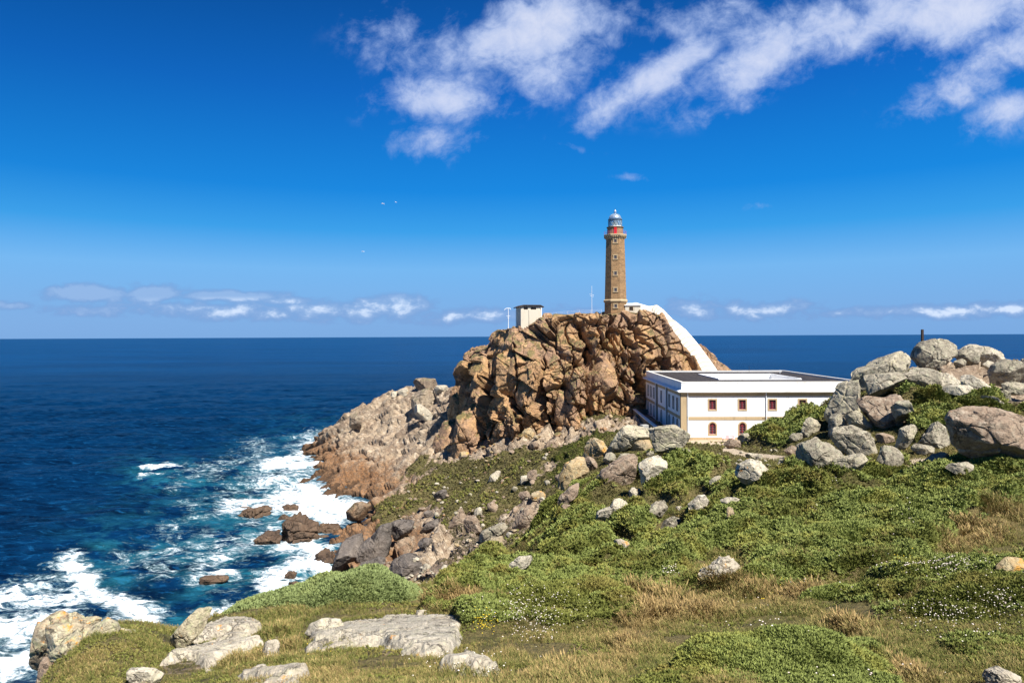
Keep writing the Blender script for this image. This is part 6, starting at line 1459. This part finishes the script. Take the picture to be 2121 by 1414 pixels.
def bush(label, poly, Y, mt, n, thick=1.1, size=1.0, seed=1, lift=1.0):
    P, Fc, b = rock_shape(poly, Y, thick=thick, seed=seed, cuts=0, rough=.0, n=5, sink=1.6, squash=2.1, free=True)
    C_ = np.array([b[0], b[1], b[2]]); d = P - C_; Rm = np.linalg.norm(d, axis=1).mean(); dn = d / (np.linalg.norm(d, axis=1, keepdims=True) + 1e-9)
    q = P / np.array([.30, .30, .30]) / max(1, Y / 22)
    f1 = cells(q * .32, seed + 300)[0]; f2 = cells(q, seed + 301)[0]
    big_ = fbm(q * .16, 3, seed + 305)
    P = P + dn * ((-f1 ** 2 * .34 - f2 ** 2 * .10 + big_ * .60 * min(1, Y / 24)) * max(1, Y / 22) * .8 + .05)[:, None]
    tri = P[Fc]; ar = np.cross(tri[:, 1] - tri[:, 0], tri[:, 2] - tri[:, 0]); A_ = np.linalg.norm(ar, axis=1); nn = ar / (A_[:, None] + 1e-12)
    ctr = tri.mean(1); vw = ctr - np.array([0, 0, H]); vw /= np.linalg.norm(vw, axis=1, keepdims=True)
    face = np.clip(-(nn * vw).sum(1), 0, 1) + .22
    zb = gz(ctr[:, 0], ctr[:, 1]); w = A_ * face * (ctr[:, 2] > zb - .1)
    rg = np.random.default_rng(seed); cdf = np.cumsum(w); i = np.searchsorted(cdf, rg.uniform(0, cdf[-1], n)); i = np.minimum(i, len(Fc) - 1)
    r1, r2 = np.sqrt(rg.random(n)), rg.random(n); pt = tri[i, 0] * (1 - r1)[:, None] + tri[i, 1] * (r1 * (1 - r2))[:, None] + tri[i, 2] * (r1 * r2)[:, None]
    S = np.clip(Y * 8.5 / F, .05, .34) * size * rg.uniform(.5, 1.45, n)
    BUSH.append(BVHTree.FromPolygons([Vector(v) for v in P], [tuple(map(int, f)) for f in Fc]))
    V2, F2, A2 = strew(pt, nn[i] * .8 + [0, -.05, .5] + rg.normal(0, .22, (n, 3)), S, SPR, rg, {'tint': rg.random(n)})
    V = np.concatenate([P, V2]); Fa = np.concatenate([Fc, F2 + len(P)]); at = {k: np.concatenate([np.zeros(len(P)), v]) for k, v in A2.items()}
    keep = V[:, 2]
    o = mesh_np('shrub', V, Fa, M[mt], False, at, origin=(b[0], b[1], float(P[:, 2].min())))
    return tag(o, label, 'shrub', 'shrubs on the headland')
bush('large pale green cushion bush on the cliff edge above the surf', [(436, 1296), (470, 1262), (540, 1240), (610, 1215), (690, 1196), (760, 1191), (820, 1205), (862, 1225), (872, 1250), (862, 1274), (800, 1284), (700, 1290), (600, 1308), (500, 1300)], 27, 'leafpale', 9000, thick=.9, seed=21)
bush('wide olive green bush right of the broad cream rock slab', [(985, 1338), (1000, 1290), (1040, 1250), (1100, 1222), (1190, 1211), (1260, 1216), (1310, 1245), (1336, 1290), (1325, 1325), (1260, 1345), (1180, 1352), (1060, 1350)], 19.5, 'leafolive', 9000, thick=.9, seed=22)
bush('bright green bush at the bottom edge right of centre', [(1375, 1445), (1395, 1385), (1450, 1352), (1530, 1336), (1640, 1330), (1730, 1334), (1800, 1352), (1850, 1390), (1870, 1445), (1600, 1480)], 9.8, 'leaf', 12000, thick=1.2, seed=23)
bush('dark green shrub swelling below the wide split boulder', [(1545, 1070), (1560, 1020), (1600, 1000), (1650, 985), (1750, 972), (1850, 975), (1890, 1000), (1880, 1040), (1800, 1068), (1650, 1090)], 43, 'leafdark', 7500, thick=.8, seed=24)
bush('smooth rounded heath cushion right of the gnarled rock', [(1638, 1205), (1650, 1135), (1700, 1102), (1800, 1095), (1880, 1120), (1902, 1165), (1885, 1202), (1800, 1212), (1700, 1216)], 27, 'leaf', 7500, thick=.9, seed=25)
bush('heath cushion left of the gnarled rock', [(1288, 1228), (1310, 1182), (1370, 1152), (1430, 1142), (1455, 1165), (1450, 1200), (1400, 1222), (1330, 1230)], 28, 'leaf', 4500, thick=.9, seed=26)
bush('small dark cushion touching the right side of the gnarled rock', [(1530, 1212), (1540, 1182), (1580, 1162), (1625, 1168), (1640, 1190), (1632, 1212), (1580, 1220)], 26, 'leafdark', 3000, seed=27)
bush('olive green bush on the cliff edge behind the lichen outcrop', [(118, 1430), (140, 1388), (180, 1352), (240, 1330), (300, 1322), (338, 1334), (320, 1352), (290, 1382), (235, 1405), (200, 1440)], 20, 'leafolive', 6000, seed=28)
bush('dark mat of gorse in the middle of the rock pile', [(1886, 880), (1886, 830), (1900, 803), (1940, 803), (1975, 820), (1988, 850), (1972, 872), (1930, 884)], 58.5, 'leafdark', 3500, seed=29, thick=.7)
bush('dark gorse mat above the giant boulder', [(1972, 852), (1985, 824), (2030, 824), (2080, 843), (2118, 862), (2050, 862)], 57, 'leafdark', 2200, seed=30)
bush('green cushion mound against the lower right of the white house', [(1512, 940), (1535, 908), (1575, 886), (1620, 868), (1680, 855), (1728, 849), (1745, 872), (1715, 905), (1660, 932), (1600, 946)], 78, 'leaf', 5500, seed=31, thick=.8)
bush('small bright green bush at the right edge beside the rock pile', [(2092, 860), (2095, 835), (2115, 822), (2150, 826), (2160, 862), (2120, 870)], 58, 'leaf', 1200, seed=32)
bush('green shrub below the giant boulder near the right edge', [(1905, 1060), (1925, 1015), (1990, 985), (2080, 982), (2170, 990), (2180, 1050), (2060, 1078), (1960, 1082)], 38, 'leafdark', 6000, seed=33, thick=.8)
bush('small green bush in the hollow under the massive block', [(1825, 925), (1835, 908), (1858, 905), (1866, 918), (1850, 928)], 57, 'leaf', 700, seed=34)
bush('dark bush at the rim left of the jagged two-peaked rock', [(1105, 1080), (1120, 1048), (1160, 1030), (1190, 1035), (1195, 1060), (1160, 1085), (1130, 1090)], 54, 'leafdark', 2500, seed=35)
bush('rounded green bush below the dark-fronted rock', [(1190, 1035), (1200, 1008), (1230, 1000), (1262, 1012), (1258, 1035), (1225, 1046)], 57, 'leaf', 2000, seed=36)
bush('grey-green bush at the right edge under the flower patches', [(1800, 1372), (1850, 1310), (1940, 1235), (2060, 1195), (2180, 1200), (2200, 1330), (2050, 1380), (1930, 1385)], 15.5, 'leafdark', 9500, seed=37, thick=.9)
bush('blue-green bush between the dry grass and the flower patches', [(1650, 1290), (1670, 1245), (1740, 1215), (1820, 1210), (1870, 1240), (1868, 1285), (1800, 1305), (1710, 1305)], 18.5, 'leaf', 6000, seed=38, thick=.9)

def flowers(name, label, areas, mt, seed, rad=(.008, .017)):
    rg = random.Random(seed); V = []; Fc = []; T = []; Q_ = []
    for (x0, y0, x1, y1, n, hgt_) in areas:
        k = 0; tries = 0
        while k < n and tries < n * 6:
            tries += 1
            px = rg.gauss((x0 + x1) / 2, (x1 - x0) / 4.2); py = rg.gauss((y0 + y1) / 2, (y1 - y0) / 4.2); Y = hit(px, py, 4, 60)
            if not Y: continue
            X = uT(px, py)[0] * Y; z = float(gz(X, Y)[0]); o_ = Vector((0, 0, H)); dd = (W(px, py, 10) - o_).normalized(); best = (Vector((X, Y, z)) - o_).length
            for bt in BUSH:
                h_ = bt.ray_cast(o_, dd, best)
                if h_[0]: best = h_[3]; X, Y, z = h_[0]
            z += min(.10 + hgt_ * .25, .2) * rg.uniform(.6, 1.2); r = rg.uniform(*rad) * max(1, Y / 16); b = len(V); tt = rg.random(); ph = rg.uniform(0, 1)
            ring = [(X + r * math.cos(ph + 2 * math.pi * j / 6), Y + r * math.sin(ph + 2 * math.pi * j / 6), z) for j in range(6)]
            V += ring + [(X, Y, z + r * .8), (X, Y, z - r * .5)]; T += [tt] * 8; Q_ += [0] * 8
            for j in range(6): Fc += [(b + j, b + (j + 1) % 6, b + 6), (b + (j + 1) % 6, b + j, b + 7)]
            b = len(V); V += [(X - .003, Y, z - r * .5), (X + .003, Y, z - r * .5), (X + .003, Y + .003, z - .25)]; T += [0] * 3; Q_ += [1] * 3; Fc += [(b, b + 1, b + 2)]
            k += 1
    tag(mesh_np(name, V, Fc, M[mt], False, {'tint': T, 'tip': Q_}), label, 'flowers', kind='stuff')
flowers('white_flowers', 'small white and pinkish flower heads dotted over the foreground', [(1000, 1220, 1200, 1320, 210, .55), (1050, 1290, 1160, 1350, 60, .35), (1790, 1165, 1920, 1200, 90, .22), (1900, 1155, 2040, 1200, 150, .22), (1840, 1240, 2110, 1330, 150, .55), (2020, 1220, 2110, 1290, 60, .6), (1370, 1175, 1410, 1205, 50, .5), (1680, 1040, 1720, 1060, 25, .2), (1840, 1030, 1900, 1120, 60, .2), (1500, 1290, 1620, 1320, 10, .3), (1400, 1150, 1900, 1300, 40, .3), (1440, 1400, 2000, 1414, 10, .3), (1720, 985, 1740, 1012, 10, .2), (800, 1340, 1100, 1410, 60, .15)], 'white_fl', 4)
flowers('yellow_flowers', 'small yellow flowers in the foreground grass', [(975, 1275, 1030, 1330, 60, .45), (1470, 1205, 1510, 1225, 34, .22), (1550, 1270, 1650, 1200, 14, .2), (620, 1330, 700, 1380, 8, .12), (1840, 1150, 1900, 1160, 8, .2)], 'yellow_fl', 6)

# ------------------------------------------------------------------ gulls
M['gull'] = material('gull_feathers', lambda t, b: ((.75, .76, .78),), .7)
def gull(px, py, Y, span, bank, yaw, label):
    me = bpy.data.meshes.new('gull'); bm = bmesh.new()
    s = span / 2; J = [((0, 0, 0), .09), ((0, .26, .02), .07), ((0, .42, .04), .055), ((0, .54, .02), .02), ((0, -.3, -.01), .05), ((0, -.5, 0), .07)]
    vs = [bm.verts.new(Vector(p) * s / .7) for p, _ in J]
    for a, b in ((0, 1), (1, 2), (2, 3), (0, 4), (4, 5)): bm.edges.new((vs[a], vs[b]))
    rad = [r for _, r in J]
    for sg in (-1, 1):
        w1 = bm.verts.new(Vector((sg * .32, .10, .16)) * s / .7); w2 = bm.verts.new(Vector((sg * .70, -.08, .06)) * s / .7); bm.edges.new((vs[0], w1)); bm.edges.new((w1, w2)); rad += [.075, .02]
    bm.to_mesh(me); bm.free(); me.materials.append(M['gull'])
    o = bpy.data.objects.new('gull', me); COL.objects.link(o)
    md = o.modifiers.new('skin', 'SKIN'); me.skin_vertices.new() if not me.skin_vertices else None
    for i, v in enumerate(me.skin_vertices[0].data): v.radius = (rad[i] * s / .7 * (1.0), rad[i] * s / .7 * (.5 if i > 5 else 1)); v.use_root = i == 0
    o.modifiers.new('sub', 'SUBSURF').levels = 1; o.modifiers['sub'].render_levels = 1
    o.location = W(px, py, Y); o.rotation_euler = (0, bank, yaw)
    tag(o, label, 'gull', 'gulls in the sky')
gull(793, 422, 175, 1.35, .35, 1.2, 'white gull with raised wings high left of the lighthouse')
gull(820, 419, 230, 1.2, -.2, 2.3, 'small distant gull just right of the brighter one')
gull(752, 521, 200, 1.3, .1, 1.6, 'lowest gull gliding over the sea on the left')
